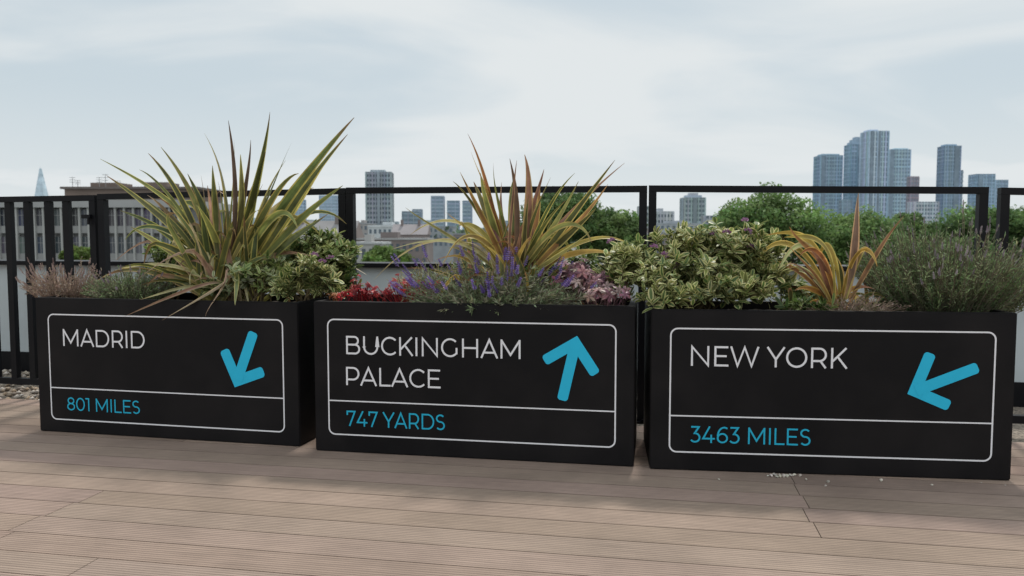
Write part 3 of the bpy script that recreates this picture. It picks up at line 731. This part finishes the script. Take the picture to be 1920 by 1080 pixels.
lobed(pl('red_leaf_plant', 'bright red leaved plant at left end of the BUCKINGHAM PALACE planter', 'plant', 672, 552, 3.6), [(678, 552, 3.6, .08, .085, 38), (640, 559, 3.56, .06, .03, 12), (710, 557, 3.62, .07, .04, 14)], (.01, .023), RED, rng)
lobed(pl('red_leaf_plant', 'crimson leaved plant tucked left of the purple lavender', 'plant', 762, 548, 3.58), [(755, 550, 3.6, .12, .09, 52), (800, 550, 3.58, .09, .06, 20)], (.01, .023), RED, rng)
lobed(pl('heuchera_plant', 'purple brown heuchera at right end of the BUCKINGHAM PALACE planter', 'plant', 1115, 545, 3.6), [(1115, 540, 3.62, .15, .11, 44), (1085, 515, 3.68, .1, .07, 14), (1135, 556, 3.45, .11, .04, 20), (1160, 530, 3.66, .07, .06, 14)], (.028, .046), HEU, rng, 5)
lobed(pl('bronze_leaf_plant', 'small orange bronze plant at the left corner of middle planter', 'plant', 628, 555, 3.53), [(626, 556, 3.53, .04, .02, 9)], (.012, .022), [(.4, .18, .06), (.42, .12, .05)], rng)

# ------------------------------------------------------------------ trees
def tree(cx, ytop, hw, Y, label, seed, cols, flat=1.0, name='leafy_tree'):
    rng = random.Random(seed); top = at_y(cx, ytop, Y); rx = hw * Y / F; rz_ = min(rx * flat, (top.z - GZ) * .42)
    c = V((top.x, Y, top.z - rz_)); root = thing(name, label, 'tree', V((top.x, Y, GZ)))
    tr = MB(); h0 = c.z - rz_ * .55
    pts = [V((c.x, Y, GZ)), V((c.x + .2, Y, (GZ + h0) / 2)), V((c.x, Y, h0)), V((c.x + .2, Y, c.z + rz_ * .4))]
    for i, (r0, r1) in enumerate(((.5, .4), (.4, .32), (.32, .12))): tr.tube(pts[i], pts[i + 1], r0, r1, 9, (.1, .085, .065))
    tr.build('trunk', M_bark, root)
    cr = MB(); lm = MB(); s0 = Y * .0034
    def quad(q, e, s, col, spreadn=.8):
        nr = (e + rand_dir(rng) * spreadn).normalized(); a = nr.orthogonal().normalized(); b = nr.cross(a); an = rng.uniform(0, 6)
        a, b = a * cos(an) + b * sin(an), b * cos(an) - a * sin(an)
        cr.face([q - a * s * .6, q + b * s * .38, q + a * s * .6, q - b * s * .38 - nr * s * .15], col)
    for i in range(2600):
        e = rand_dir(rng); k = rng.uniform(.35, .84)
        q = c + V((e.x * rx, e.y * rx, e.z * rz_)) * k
        quad(q, e, s0 * rng.uniform(1.2, 2.2), jit(tuple(x * .6 for x in cols[0]), rng, .3))  # core leaves darkened, shade inside the crown put into their colour
    for k in range(64):
        d = rand_dir(rng)
        if d.z < -.3: d.z *= -.8
        if rng.random() < .5: d.y = -abs(d.y)
        rr = rng.uniform(.66, .9); br = rx * rng.uniform(.17, .33)
        bc = c + V((d.x * rx * rr, d.y * rx * rr, d.z * rz_ * rr))
        if k < 9: lm.tube(V((c.x, Y, h0 + rng.uniform(-1, 2))), bc, .16, .05, 6, (.1, .085, .065))
        cb = jit(rng.choice(cols), rng, .25)
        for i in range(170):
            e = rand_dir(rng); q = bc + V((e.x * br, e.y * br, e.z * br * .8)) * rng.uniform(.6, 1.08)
            col = jit(lerp(tuple(x * .62 for x in cb), tuple(x * 1.25 for x in cb), .5 + .5 * e.z), rng, .2)  # top light painted per clump: upper leaves lighter, undersides darker
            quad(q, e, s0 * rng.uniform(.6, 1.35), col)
    lm.build('limbs', M_bark, root); cr.build('crown', M_tree, root)
G1 = [(.14, .225, .07), (.155, .245, .08), (.115, .19, .065)]
G2 = [(.115, .19, .065), (.135, .215, .075), (.1, .165, .06)]
tree(1445, 344, 112, 70, 'tallest round green tree left of the skyscraper cluster', 1, G1, .95)
tree(1605, 386, 100, 85, 'green tree directly below the skyscraper cluster', 2, G1, .9)
tree(1705, 400, 66, 100, 'smaller green tree below the brown block of flats', 3, G2)
tree(1850, 372, 98, 66, 'dark green tree behind the rightmost railing posts', 4, G2, .9)
tree(1150, 386, 66, 80, 'green tree left of the double railing post at centre right', 5, G1, .95)
tree(1050, 348, 78, 75, 'tall green tree behind the bronze spiky plant', 6, G2, .9)
tree(1370, 394, 60, 90, 'low green tree between grey tower block and tallest tree', 7, G1)
tree(725, 464, 48, 95, 'low bright green tree in front of brown brick terrace', 8, [(.13, .2, .05), (.11, .17, .045)], .7)
tree(145, 458, 30, 80, 'small bright green tree seen through the left railing bars', 9, [(.13, .19, .045), (.15, .21, .05)], .9)
tree(1960, 378, 64, 78, 'green tree at the right edge of the picture', 10, G1)

# ------------------------------------------------------------------ buildings
def axes(yaw): return V((cos(yaw), sin(yaw), 0)), V((-sin(yaw), cos(yaw), 0))
HAZE = (.35, .47, .59)  # aerial haze, mixed into tower and low-rise base colours, stronger with distance
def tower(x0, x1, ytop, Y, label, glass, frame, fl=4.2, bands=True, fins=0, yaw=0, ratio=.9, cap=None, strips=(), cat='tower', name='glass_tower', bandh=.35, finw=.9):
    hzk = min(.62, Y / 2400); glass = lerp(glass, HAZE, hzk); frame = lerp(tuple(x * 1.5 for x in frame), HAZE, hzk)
    wpx = (x1 - x0) / F * Y; W = wpx / (cos(yaw) + ratio * abs(sin(yaw))); D = W * ratio
    c = at_y((x0 + x1) / 2, ytop, Y); h = c.z; ax, ay = axes(yaw); c = V((c.x, Y + D / 2, 0)); r = thing(name, label, cat, V((c.x, c.y, GZ)), yaw)
    m = MB(); m.cbox(c, ax * W, ay * D, GZ, h - .5, glass)
    rng = random.Random(int(x0 * 7 + ytop)); m.build('glazing', M_glass, r)
    if bands:
        m = MB(); z = GZ + fl
        while z < h - 1: m.cbox(c, ax * (W + .8), ay * (D + .8), z, z + fl * bandh, jit(frame, rng, .12)); z += fl
        m.build('floor_bands', M_build, r)
    if fins:
        m = MB()
        for k in range(fins + 1):
            u = -.5 + k / fins
            for s in (-1, 1):
                q = c + ax * (W * u) + ay * (s * (D / 2 + .45)); m.cbox(q, ax * finw, ay * .9, GZ, h - .495, jit(frame, rng, .22))
                q = c + ay * (D * u) + ax * (s * (W / 2 + .45)); m.cbox(q, ax * .9, ay * finw, GZ, h - .495, jit(frame, rng, .22))
        m.build('facade_fins', M_build, r)
    for (u0, u1, k) in strips:
        m = MB(); q = c + ax * (W * ((u0 + u1) / 2 - .5)) - ay * (D / 2 + .8)
        m.cbox(q, ax * (W * (u1 - u0)), ay * .8, GZ, h - .6, tuple(x * k for x in lerp(glass, frame, .4))); m.build('facade_strip', M_glass, r)
    m = MB(); m.cbox(c, ax * (W + 1.2), ay * (D + 1.2), h - .49, h, frame); m.build('roof', M_build, r)
    if cap:
        for i, (k0, k1, hh) in enumerate(cap):
            m = MB(); m.cbox(c + ax * (W * (k0 + k1 - 1) / 2), ax * (W * (k1 - k0)), ay * D * (.7 - .1 * i), h + .002, h + hh, jit(frame, rng, .15)); m.build('roof_plant', M_build, r)
    return r
TY = 1500
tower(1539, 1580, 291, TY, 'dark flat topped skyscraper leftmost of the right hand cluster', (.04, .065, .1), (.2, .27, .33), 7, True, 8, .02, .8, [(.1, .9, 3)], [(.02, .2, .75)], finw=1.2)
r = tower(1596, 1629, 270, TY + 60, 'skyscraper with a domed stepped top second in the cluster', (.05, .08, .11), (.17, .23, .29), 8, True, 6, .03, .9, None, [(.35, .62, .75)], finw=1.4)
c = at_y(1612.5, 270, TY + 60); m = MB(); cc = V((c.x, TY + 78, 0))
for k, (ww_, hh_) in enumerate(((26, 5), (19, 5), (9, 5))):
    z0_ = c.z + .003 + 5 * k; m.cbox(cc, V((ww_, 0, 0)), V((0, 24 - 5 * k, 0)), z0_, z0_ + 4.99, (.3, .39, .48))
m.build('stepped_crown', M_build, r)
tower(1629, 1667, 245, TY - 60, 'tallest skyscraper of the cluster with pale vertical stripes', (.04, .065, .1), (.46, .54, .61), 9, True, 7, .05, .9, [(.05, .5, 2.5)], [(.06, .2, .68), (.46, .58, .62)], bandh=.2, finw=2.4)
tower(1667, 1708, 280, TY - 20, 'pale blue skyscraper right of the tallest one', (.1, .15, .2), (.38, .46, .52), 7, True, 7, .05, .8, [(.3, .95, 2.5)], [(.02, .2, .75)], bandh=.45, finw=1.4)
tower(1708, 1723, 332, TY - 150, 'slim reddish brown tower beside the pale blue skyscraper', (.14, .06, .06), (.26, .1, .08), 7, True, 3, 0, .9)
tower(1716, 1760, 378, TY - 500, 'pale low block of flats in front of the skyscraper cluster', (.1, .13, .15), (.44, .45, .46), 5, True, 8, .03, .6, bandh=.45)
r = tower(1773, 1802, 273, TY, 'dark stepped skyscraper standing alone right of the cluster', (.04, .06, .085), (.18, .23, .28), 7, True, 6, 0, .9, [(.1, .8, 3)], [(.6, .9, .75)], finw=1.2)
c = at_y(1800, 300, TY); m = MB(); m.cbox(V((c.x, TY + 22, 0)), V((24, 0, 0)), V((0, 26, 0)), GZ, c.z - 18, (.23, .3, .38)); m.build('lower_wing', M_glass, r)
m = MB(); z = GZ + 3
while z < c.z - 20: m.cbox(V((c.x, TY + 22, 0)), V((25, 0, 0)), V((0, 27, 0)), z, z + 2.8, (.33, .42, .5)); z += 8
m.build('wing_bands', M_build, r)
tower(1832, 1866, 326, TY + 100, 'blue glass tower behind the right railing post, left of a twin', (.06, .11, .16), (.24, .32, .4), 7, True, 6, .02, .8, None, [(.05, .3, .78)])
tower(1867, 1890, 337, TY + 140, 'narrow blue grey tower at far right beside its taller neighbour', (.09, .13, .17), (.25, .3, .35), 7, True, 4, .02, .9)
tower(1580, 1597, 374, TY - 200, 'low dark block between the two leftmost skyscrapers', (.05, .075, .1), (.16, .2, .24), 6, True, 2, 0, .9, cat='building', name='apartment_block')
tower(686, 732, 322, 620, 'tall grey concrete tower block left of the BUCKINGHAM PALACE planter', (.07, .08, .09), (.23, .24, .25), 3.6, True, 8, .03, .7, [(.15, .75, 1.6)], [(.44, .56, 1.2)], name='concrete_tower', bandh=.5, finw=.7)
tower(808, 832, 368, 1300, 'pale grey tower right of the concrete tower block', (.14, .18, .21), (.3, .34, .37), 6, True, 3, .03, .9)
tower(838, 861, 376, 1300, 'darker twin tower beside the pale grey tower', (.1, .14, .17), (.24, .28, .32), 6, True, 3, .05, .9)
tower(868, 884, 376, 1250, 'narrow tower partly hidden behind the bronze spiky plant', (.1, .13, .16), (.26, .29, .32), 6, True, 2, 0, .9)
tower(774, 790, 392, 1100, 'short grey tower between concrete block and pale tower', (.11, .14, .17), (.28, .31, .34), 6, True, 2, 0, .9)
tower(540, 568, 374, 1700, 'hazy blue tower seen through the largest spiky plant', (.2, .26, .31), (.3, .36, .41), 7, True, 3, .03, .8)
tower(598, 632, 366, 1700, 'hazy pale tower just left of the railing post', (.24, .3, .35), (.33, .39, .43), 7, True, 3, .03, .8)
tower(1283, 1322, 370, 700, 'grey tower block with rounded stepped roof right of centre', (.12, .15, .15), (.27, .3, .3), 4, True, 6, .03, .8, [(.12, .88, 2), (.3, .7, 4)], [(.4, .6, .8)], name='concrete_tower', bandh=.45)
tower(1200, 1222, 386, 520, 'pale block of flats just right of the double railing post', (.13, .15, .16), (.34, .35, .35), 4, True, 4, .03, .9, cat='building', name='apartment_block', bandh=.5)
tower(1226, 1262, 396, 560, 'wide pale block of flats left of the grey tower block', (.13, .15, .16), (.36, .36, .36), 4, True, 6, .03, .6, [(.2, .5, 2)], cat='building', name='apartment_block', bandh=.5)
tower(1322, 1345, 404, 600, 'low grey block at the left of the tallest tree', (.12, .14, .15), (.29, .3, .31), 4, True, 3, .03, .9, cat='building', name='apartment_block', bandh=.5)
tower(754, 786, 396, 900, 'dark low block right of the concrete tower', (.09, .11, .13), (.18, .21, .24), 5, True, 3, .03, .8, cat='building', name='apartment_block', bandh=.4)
c = at_y(76, 316, 3200); r = thing('pointed_glass_tower', 'faint pointed glass tower far off at the left edge', 'tower', V((c.x, 3200, GZ)))
m = MB(); hb = 42
bs4 = [V((c.x - hb, 3200 - hb, GZ)), V((c.x + hb, 3200 - hb, GZ)), V((c.x + hb, 3200 + hb, GZ)), V((c.x - hb, 3200 + hb, GZ))]
tp = [V((c.x + q[0] * 3, 3200 + q[1] * 3, c.z)) for q in ((-1, -1), (1, -1), (1, 1), (-1, 1))]
for k in range(4): m.face([bs4[k], bs4[(k + 1) % 4], tp[(k + 1) % 4], tp[k]], ((.54, .66, .75), (.48, .6, .68), (.5, .62, .7), (.56, .68, .76))[k])  # distance haze painted in as pale face colours
m.build('glass_face', M_glass, r)
m = MB()
for s in (-1, 1): m.face([V((c.x + s * 3, 3199, c.z - 2)), V((c.x + s * 9, 3199, c.z - 30)), V((c.x + s * 4, 3199, c.z - 30)), V((c.x + s * 1, 3199, c.z + 12))], (.54, .65, .73))
m.build('tip_shards', M_glass, r)

# left office building
Y = 104
def wx(px): return at_y(px, 442, Y).x
def wz(py): return at_y(960, py, Y).z
x0, x1 = wx(-70), wx(352); zt = wz(376)
ob = thing('office_building', 'long grey office building with pale fins behind the left railing', 'building', V(((x0 + x1) / 2, Y + 8, GZ)))
m = MB(); m.box(V((x0, Y + .6, GZ)), V((x1 - x0, 0, 0)), V((0, 16, 0)), Z * (zt - GZ - .3), (.17, .17, .17)); m.build('wall', M_build, ob)
m = MB(); m.box(V((x0 - .3, Y - .25, zt - .9)), V((x1 - x0 + .6, 0, 0)), V((0, 17.2, 0)), Z * 1.0, (.37, .37, .37)); m.build('roof_edge', M_build, ob)
nb = 25; bw = (x1 - x0) / nb; fh = 3.6
m = MB()
for k in range(nb + 1): m.box(V((x0 + k * bw - .12, Y - .05, GZ)), V((.24, 0, 0)), V((0, .63, 0)), Z * (zt - .91 - GZ), (.39, .39, .38))
m.build('fins', M_build, ob)
m = MB()
for f_ in range(7): m.box(V((x0, Y + .2, zt - 1 - f_ * fh - .75 - 2.5)), V((x1 - x0, 0, 0)), V((0, .398, 0)), Z * .95, (.31, .31, .31))
m.build('spandrels', M_build, ob)
rng = random.Random(5)
for f_ in range(4):
    for k in range(nb):
        wm = MB(); zb = zt - 1.1 - f_ * fh - 2.25
        wm.box(V((x0 + k * bw + .125, Y + .35, zb)), V((bw - .25, 0, 0)), V((0, .2, 0)), Z * 2.2, jit((.085, .1, .115), rng, .6))
        wo = wm.build('window', M_glass, ob)
        wm = MB(); xc = x0 + (k + .5) * bw; wm.box(V((xc - .035, Y + .3, zb)), V((.07, 0, 0)), V((0, .048, 0)), Z * 2.2, (.3, .3, .3))
        wm.box(V((x0 + k * bw + .126, Y + .302, zb + 1.4)), V((bw - .252, 0, 0)), V((0, .044, 0)), Z * .07, (.3, .3, .3)); wm.build('frame', M_build, wo)
pm = MB(); xa, xb = wx(100), wx(352); pm.box(V((xa, Y + 3, zt + .101)), V((xb - xa, 0, 0)), V((0, 10, 0)), Z * (wz(352) - zt - .1), (.18, .14, .12)); pm.build('roof_storey', M_build, ob)
pm = MB(); pm.box(V((xa - .4, Y + 2.6, wz(352) + .002)), V((xb - xa + .8, 0, 0)), V((0, 10.8, 0)), Z * .3, (.14, .12, .11)); pm.build('roof_edge', M_build, ob)
for (a, b, y1) in ((135, 190, 345), (240, 285, 344)):
    pm = MB(); pm.box(V((wx(a), Y + 5, wz(352) + .305)), V((wx(b) - wx(a), 0, 0)), V((0, 4, 0)), Z * (wz(y1) - wz(352) + .2), (.19, .15, .13)); pm.build('plant_room', M_build, ob)
for (a, y1) in ((108, 328), (118, 334), (160, 328), (172, 322), (196, 335)):
    pm = MB(); p = V((wx(a), Y + 4, wz(350))); pm.tube(p, V((p.x, p.y, wz(y1))), .05, .03, 5, (.25, .25, .25))
    for q in (.55, .75, .95): pm.box(V((p.x - .4, p.y - .02, p.z + (wz(y1) - p.z) * q)), V((.8, 0, 0)), V((0, .04, 0)), Z * .05, (.25, .25, .25))
    pm.build('aerial', M_build, ob)

def lowrise(xa, xb, ytop, Y, label, wall, roofc, depth=12, kind='flat', nwin=5, rows=2, name='town_house', parapet=.4):
    p0 = at_y(xa, ytop, Y); p1 = at_y(xb, ytop, Y); W = p1.x - p0.x; h = p0.z
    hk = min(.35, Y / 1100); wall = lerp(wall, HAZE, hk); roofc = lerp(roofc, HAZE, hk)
    r = thing(name, label, 'building', V(((p0.x + p1.x) / 2, Y + depth / 2, GZ)))
    m = MB(); m.box(V((p0.x, Y, GZ)), V((W, 0, 0)), V((0, depth, 0)), Z * (h - GZ), wall); m.build('wall', M_build, r)
    m = MB()
    if kind == 'flat':
        m.box(V((p0.x - .2, Y - .2, h + .002)), V((W + .4, 0, 0)), V((0, depth + .4, 0)), Z * parapet, roofc)
        m.build('roof', M_build, r)
        m = MB(); m.box(V((p0.x + W * .3, Y + depth * .3, h + parapet + .004)), V((W * .25, 0, 0)), V((0, depth * .3, 0)), Z * 1.3, tuple(x * .8 for x in wall)); m.build('roof_plant', M_build, r)
    else:
        rh = depth * .32; o = .3
        a = [V((p0.x - o, Y - o, h)), V((p1.x + o, Y - o, h)), V((p1.x + o, Y + depth + o, h)), V((p0.x - o, Y + depth + o, h))]
        t0, t1 = V((p0.x - o, Y + depth / 2, h + rh)), V((p1.x + o, Y + depth / 2, h + rh))
        m.face([a[0], a[1], t1, t0], roofc); m.face([a[2], a[3], t0, t1], roofc); m.face([a[1], a[2], t1], wall); m.face([a[3], a[0], t0], wall)
        ro = m.build('roof', M_build, r)
        for u in (.2, .7):
            m = MB(); m.box(V((p0.x + W * u, Y + depth * .4, h + rh * .5)), V((W * .07, 0, 0)), V((0, .8, 0)), Z * (rh * .5 + 1.2), tuple(x * .8 for x in wall)); m.build('chimney', M_build, ro)
    fh = 3.1
    for q in range(rows):
        for k in range(nwin):
            ww = W / nwin; m = MB(); m.box(V((p0.x + ww * (k + .25), Y - .06, h - 2.4 - q * fh)), V((ww * .5, 0, 0)), V((0, .1, 0)), Z * 1.6, lerp((.05, .06, .07), HAZE, hk)); m.build('window', M_glass, r)
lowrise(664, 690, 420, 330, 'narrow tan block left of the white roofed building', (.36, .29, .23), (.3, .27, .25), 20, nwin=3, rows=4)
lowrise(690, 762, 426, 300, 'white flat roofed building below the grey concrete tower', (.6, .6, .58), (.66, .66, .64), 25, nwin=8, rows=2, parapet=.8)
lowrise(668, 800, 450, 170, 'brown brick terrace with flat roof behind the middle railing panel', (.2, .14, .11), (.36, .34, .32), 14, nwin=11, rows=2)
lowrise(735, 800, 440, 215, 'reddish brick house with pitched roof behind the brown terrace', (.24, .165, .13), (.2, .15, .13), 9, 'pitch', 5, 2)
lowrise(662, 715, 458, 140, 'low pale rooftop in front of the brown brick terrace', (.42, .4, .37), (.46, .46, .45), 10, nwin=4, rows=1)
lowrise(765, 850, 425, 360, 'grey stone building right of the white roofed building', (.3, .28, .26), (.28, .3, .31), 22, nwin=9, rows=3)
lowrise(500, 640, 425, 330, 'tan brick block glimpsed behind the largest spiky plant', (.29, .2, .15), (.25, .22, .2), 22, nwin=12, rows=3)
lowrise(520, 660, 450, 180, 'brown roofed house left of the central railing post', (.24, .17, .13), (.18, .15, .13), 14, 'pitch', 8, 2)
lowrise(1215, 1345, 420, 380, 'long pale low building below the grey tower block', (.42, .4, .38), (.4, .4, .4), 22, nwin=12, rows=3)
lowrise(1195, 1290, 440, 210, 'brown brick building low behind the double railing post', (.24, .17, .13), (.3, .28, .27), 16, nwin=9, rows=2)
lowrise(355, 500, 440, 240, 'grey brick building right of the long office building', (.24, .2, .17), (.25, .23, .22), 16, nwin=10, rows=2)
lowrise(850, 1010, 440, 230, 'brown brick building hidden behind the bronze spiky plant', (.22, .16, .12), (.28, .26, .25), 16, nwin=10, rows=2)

rng = random.Random(77); m = MB()
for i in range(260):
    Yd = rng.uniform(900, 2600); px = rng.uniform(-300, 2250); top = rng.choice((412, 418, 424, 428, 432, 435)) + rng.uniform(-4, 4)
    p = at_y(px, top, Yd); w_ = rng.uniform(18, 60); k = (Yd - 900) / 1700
    col = jit(lerp((.3, .34, .37), (.48, .57, .63), k), rng, .15)  # farther blocks get paler, bluer base colours to stand in for haze
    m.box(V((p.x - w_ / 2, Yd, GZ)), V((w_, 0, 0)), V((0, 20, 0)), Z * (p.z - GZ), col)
    for z in range(3): m.box(V((p.x - w_ / 2 + 1, Yd - .3, p.z - 4 - z * 5)), V((w_ - 2, 0, 0)), V((0, .25, 0)), Z * 2, tuple(x * .7 for x in col))
tag(m.build('distant_rooftops', M_build, origin=V((0, 1500, GZ))), 'hazy mass of far city rooftops along the horizon', 'rooftops', kind='stuff')
m = MB()
for i in range(9000):
    Yd = rng.uniform(350, 700); px = rng.uniform(-200, 2200); p = at_y(px, rng.gauss(446, 5) + 6 * sin(px * .02), Yd); s = Yd * .004
    nr = rand_dir(rng); a = nr.orthogonal().normalized() * s; b = nr.cross(a)
    m.face([p - a, p + b * .7, p + a, p - b * .7], jit((.12, .17, .11), rng, .35))
tag(m.build('distant_woodland', M_tree, origin=V((0, 500, GZ))), 'far belt of green tree tops between the city roofs', 'trees', kind='stuff')

# ------------------------------------------------------------------ light, sky, camera
AZ = math.radians(14); EL = math.radians(55)
sd = V((sin(AZ) * cos(EL), cos(AZ) * cos(EL), sin(EL)))
ld = bpy.data.lights.new('Sun', 'SUN'); ld.energy = 2.8; ld.angle = math.radians(5.5); ld.color = (1, .95, .88)
lo = bpy.data.objects.new('Sun', ld); COL.objects.link(lo); lo.rotation_euler = (-sd).to_track_quat('-Z', 'Y').to_euler(); lo.location = (3, 8, 12)
w = bpy.data.worlds.new('World'); scene.world = w; w.use_nodes = True; nt = w.node_tree; L = nt.links.new
bg = nt.nodes['Background']; bg.inputs['Strength'].default_value = .1
sk = node(nt, 'ShaderNodeTexSky', sky_type='NISHITA'); sk.sun_disc = False; sk.sun_elevation = EL; sk.sun_rotation = AZ; sk.dust_density = 1.0
tc = node(nt, 'ShaderNodeTexCoord'); sp = node(nt, 'ShaderNodeSeparateXYZ'); L(tc.outputs['Generated'], sp.inputs[0])
zz = node(nt, 'ShaderNodeMath', operation='MAXIMUM'); zz.inputs[1].default_value = 0; L(sp.outputs[2], zz.inputs[0])
za = node(nt, 'ShaderNodeMath', operation='ADD'); za.inputs[1].default_value = .2; L(zz.outputs[0], za.inputs[0])
dx = node(nt, 'ShaderNodeMath', operation='DIVIDE'); L(sp.outputs[0], dx.inputs[0]); L(za.outputs[0], dx.inputs[1])
dy = node(nt, 'ShaderNodeMath', operation='DIVIDE'); L(sp.outputs[1], dy.inputs[0]); L(za.outputs[0], dy.inputs[1])
cb = node(nt, 'ShaderNodeCombineXYZ'); L(dx.outputs[0], cb.inputs[0]); L(dy.outputs[0], cb.inputs[1])
mp = node(nt, 'ShaderNodeMapping'); mp.inputs['Location'].default_value = (5.1, 1.7, 0); mp.inputs['Rotation'].default_value = (0, 0, .6); mp.inputs['Scale'].default_value = (.9, 1.15, 1); L(cb.outputs[0], mp.inputs[0])
nz = node(nt, 'ShaderNodeTexNoise'); nz.inputs['Scale'].default_value = 1.0; nz.inputs['Detail'].default_value = 6; nz.inputs['Roughness'].default_value = .46; nz.inputs['Distortion'].default_value = .6
L(mp.outputs[0], nz.inputs['Vector'])
mr = node(nt, 'ShaderNodeMapRange', interpolation_type='SMOOTHSTEP'); mr.inputs['From Min'].default_value = .36; mr.inputs['From Max'].default_value = .6
mr.inputs['To Min'].default_value = .15; mr.inputs['To Max'].default_value = 1.0; L(nz.outputs[0], mr.inputs['Value'])
hz = node(nt, 'ShaderNodeMapRange', interpolation_type='SMOOTHSTEP'); hz.inputs['From Min'].default_value = 0; hz.inputs['From Max'].default_value = .2
hz.inputs['To Min'].default_value = .85; hz.inputs['To Max'].default_value = .1; L(zz.outputs[0], hz.inputs['Value'])
mxm = node(nt, 'ShaderNodeMath', operation='MAXIMUM'); L(mr.outputs[0], mxm.inputs[0]); L(hz.outputs[0], mxm.inputs[1])
# thin veil of blue grey cloud over the clear sky, then the brighter cloud bands
veil = node(nt, 'ShaderNodeMix', data_type='RGBA'); veil.inputs[0].default_value = .88; L(sk.outputs[0], veil.inputs[6]); veil.inputs[7].default_value = (5.7, 6.6, 7.1, 1)
mx = node(nt, 'ShaderNodeMix', data_type='RGBA'); L(mxm.outputs[0], mx.inputs[0]); L(veil.outputs[2], mx.inputs[6]); mx.inputs[7].default_value = (7.6, 8.0, 8.15, 1)
ze = node(nt, 'ShaderNodeMapRange', interpolation_type='SMOOTHSTEP'); ze.inputs['From Min'].default_value = .28; ze.inputs['From Max'].default_value = .85
ze.inputs['To Min'].default_value = 1.0; ze.inputs['To Max'].default_value = 1.7; L(zz.outputs[0], ze.inputs['Value'])
vs = node(nt, 'ShaderNodeVectorMath', operation='SCALE'); L(mx.outputs[2], vs.inputs[0]); L(ze.outputs[0], vs.inputs['Scale'])
L(vs.outputs[0], bg.inputs['Color'])

cd = bpy.data.cameras.new('Camera'); co = bpy.data.objects.new('Camera', cd); COL.objects.link(co)
co.location = CAM; co.rotation_euler = (PI / 2 - P, 0, 0); cd.sensor_width = 36; cd.sensor_fit = 'HORIZONTAL'; cd.lens = 36 * F / 1920
cd.clip_start = .05; cd.clip_end = 12000
cd.dof.use_dof = True; cd.dof.focus_distance = 3.7; cd.dof.aperture_fstop = 4.5
scene.camera = co
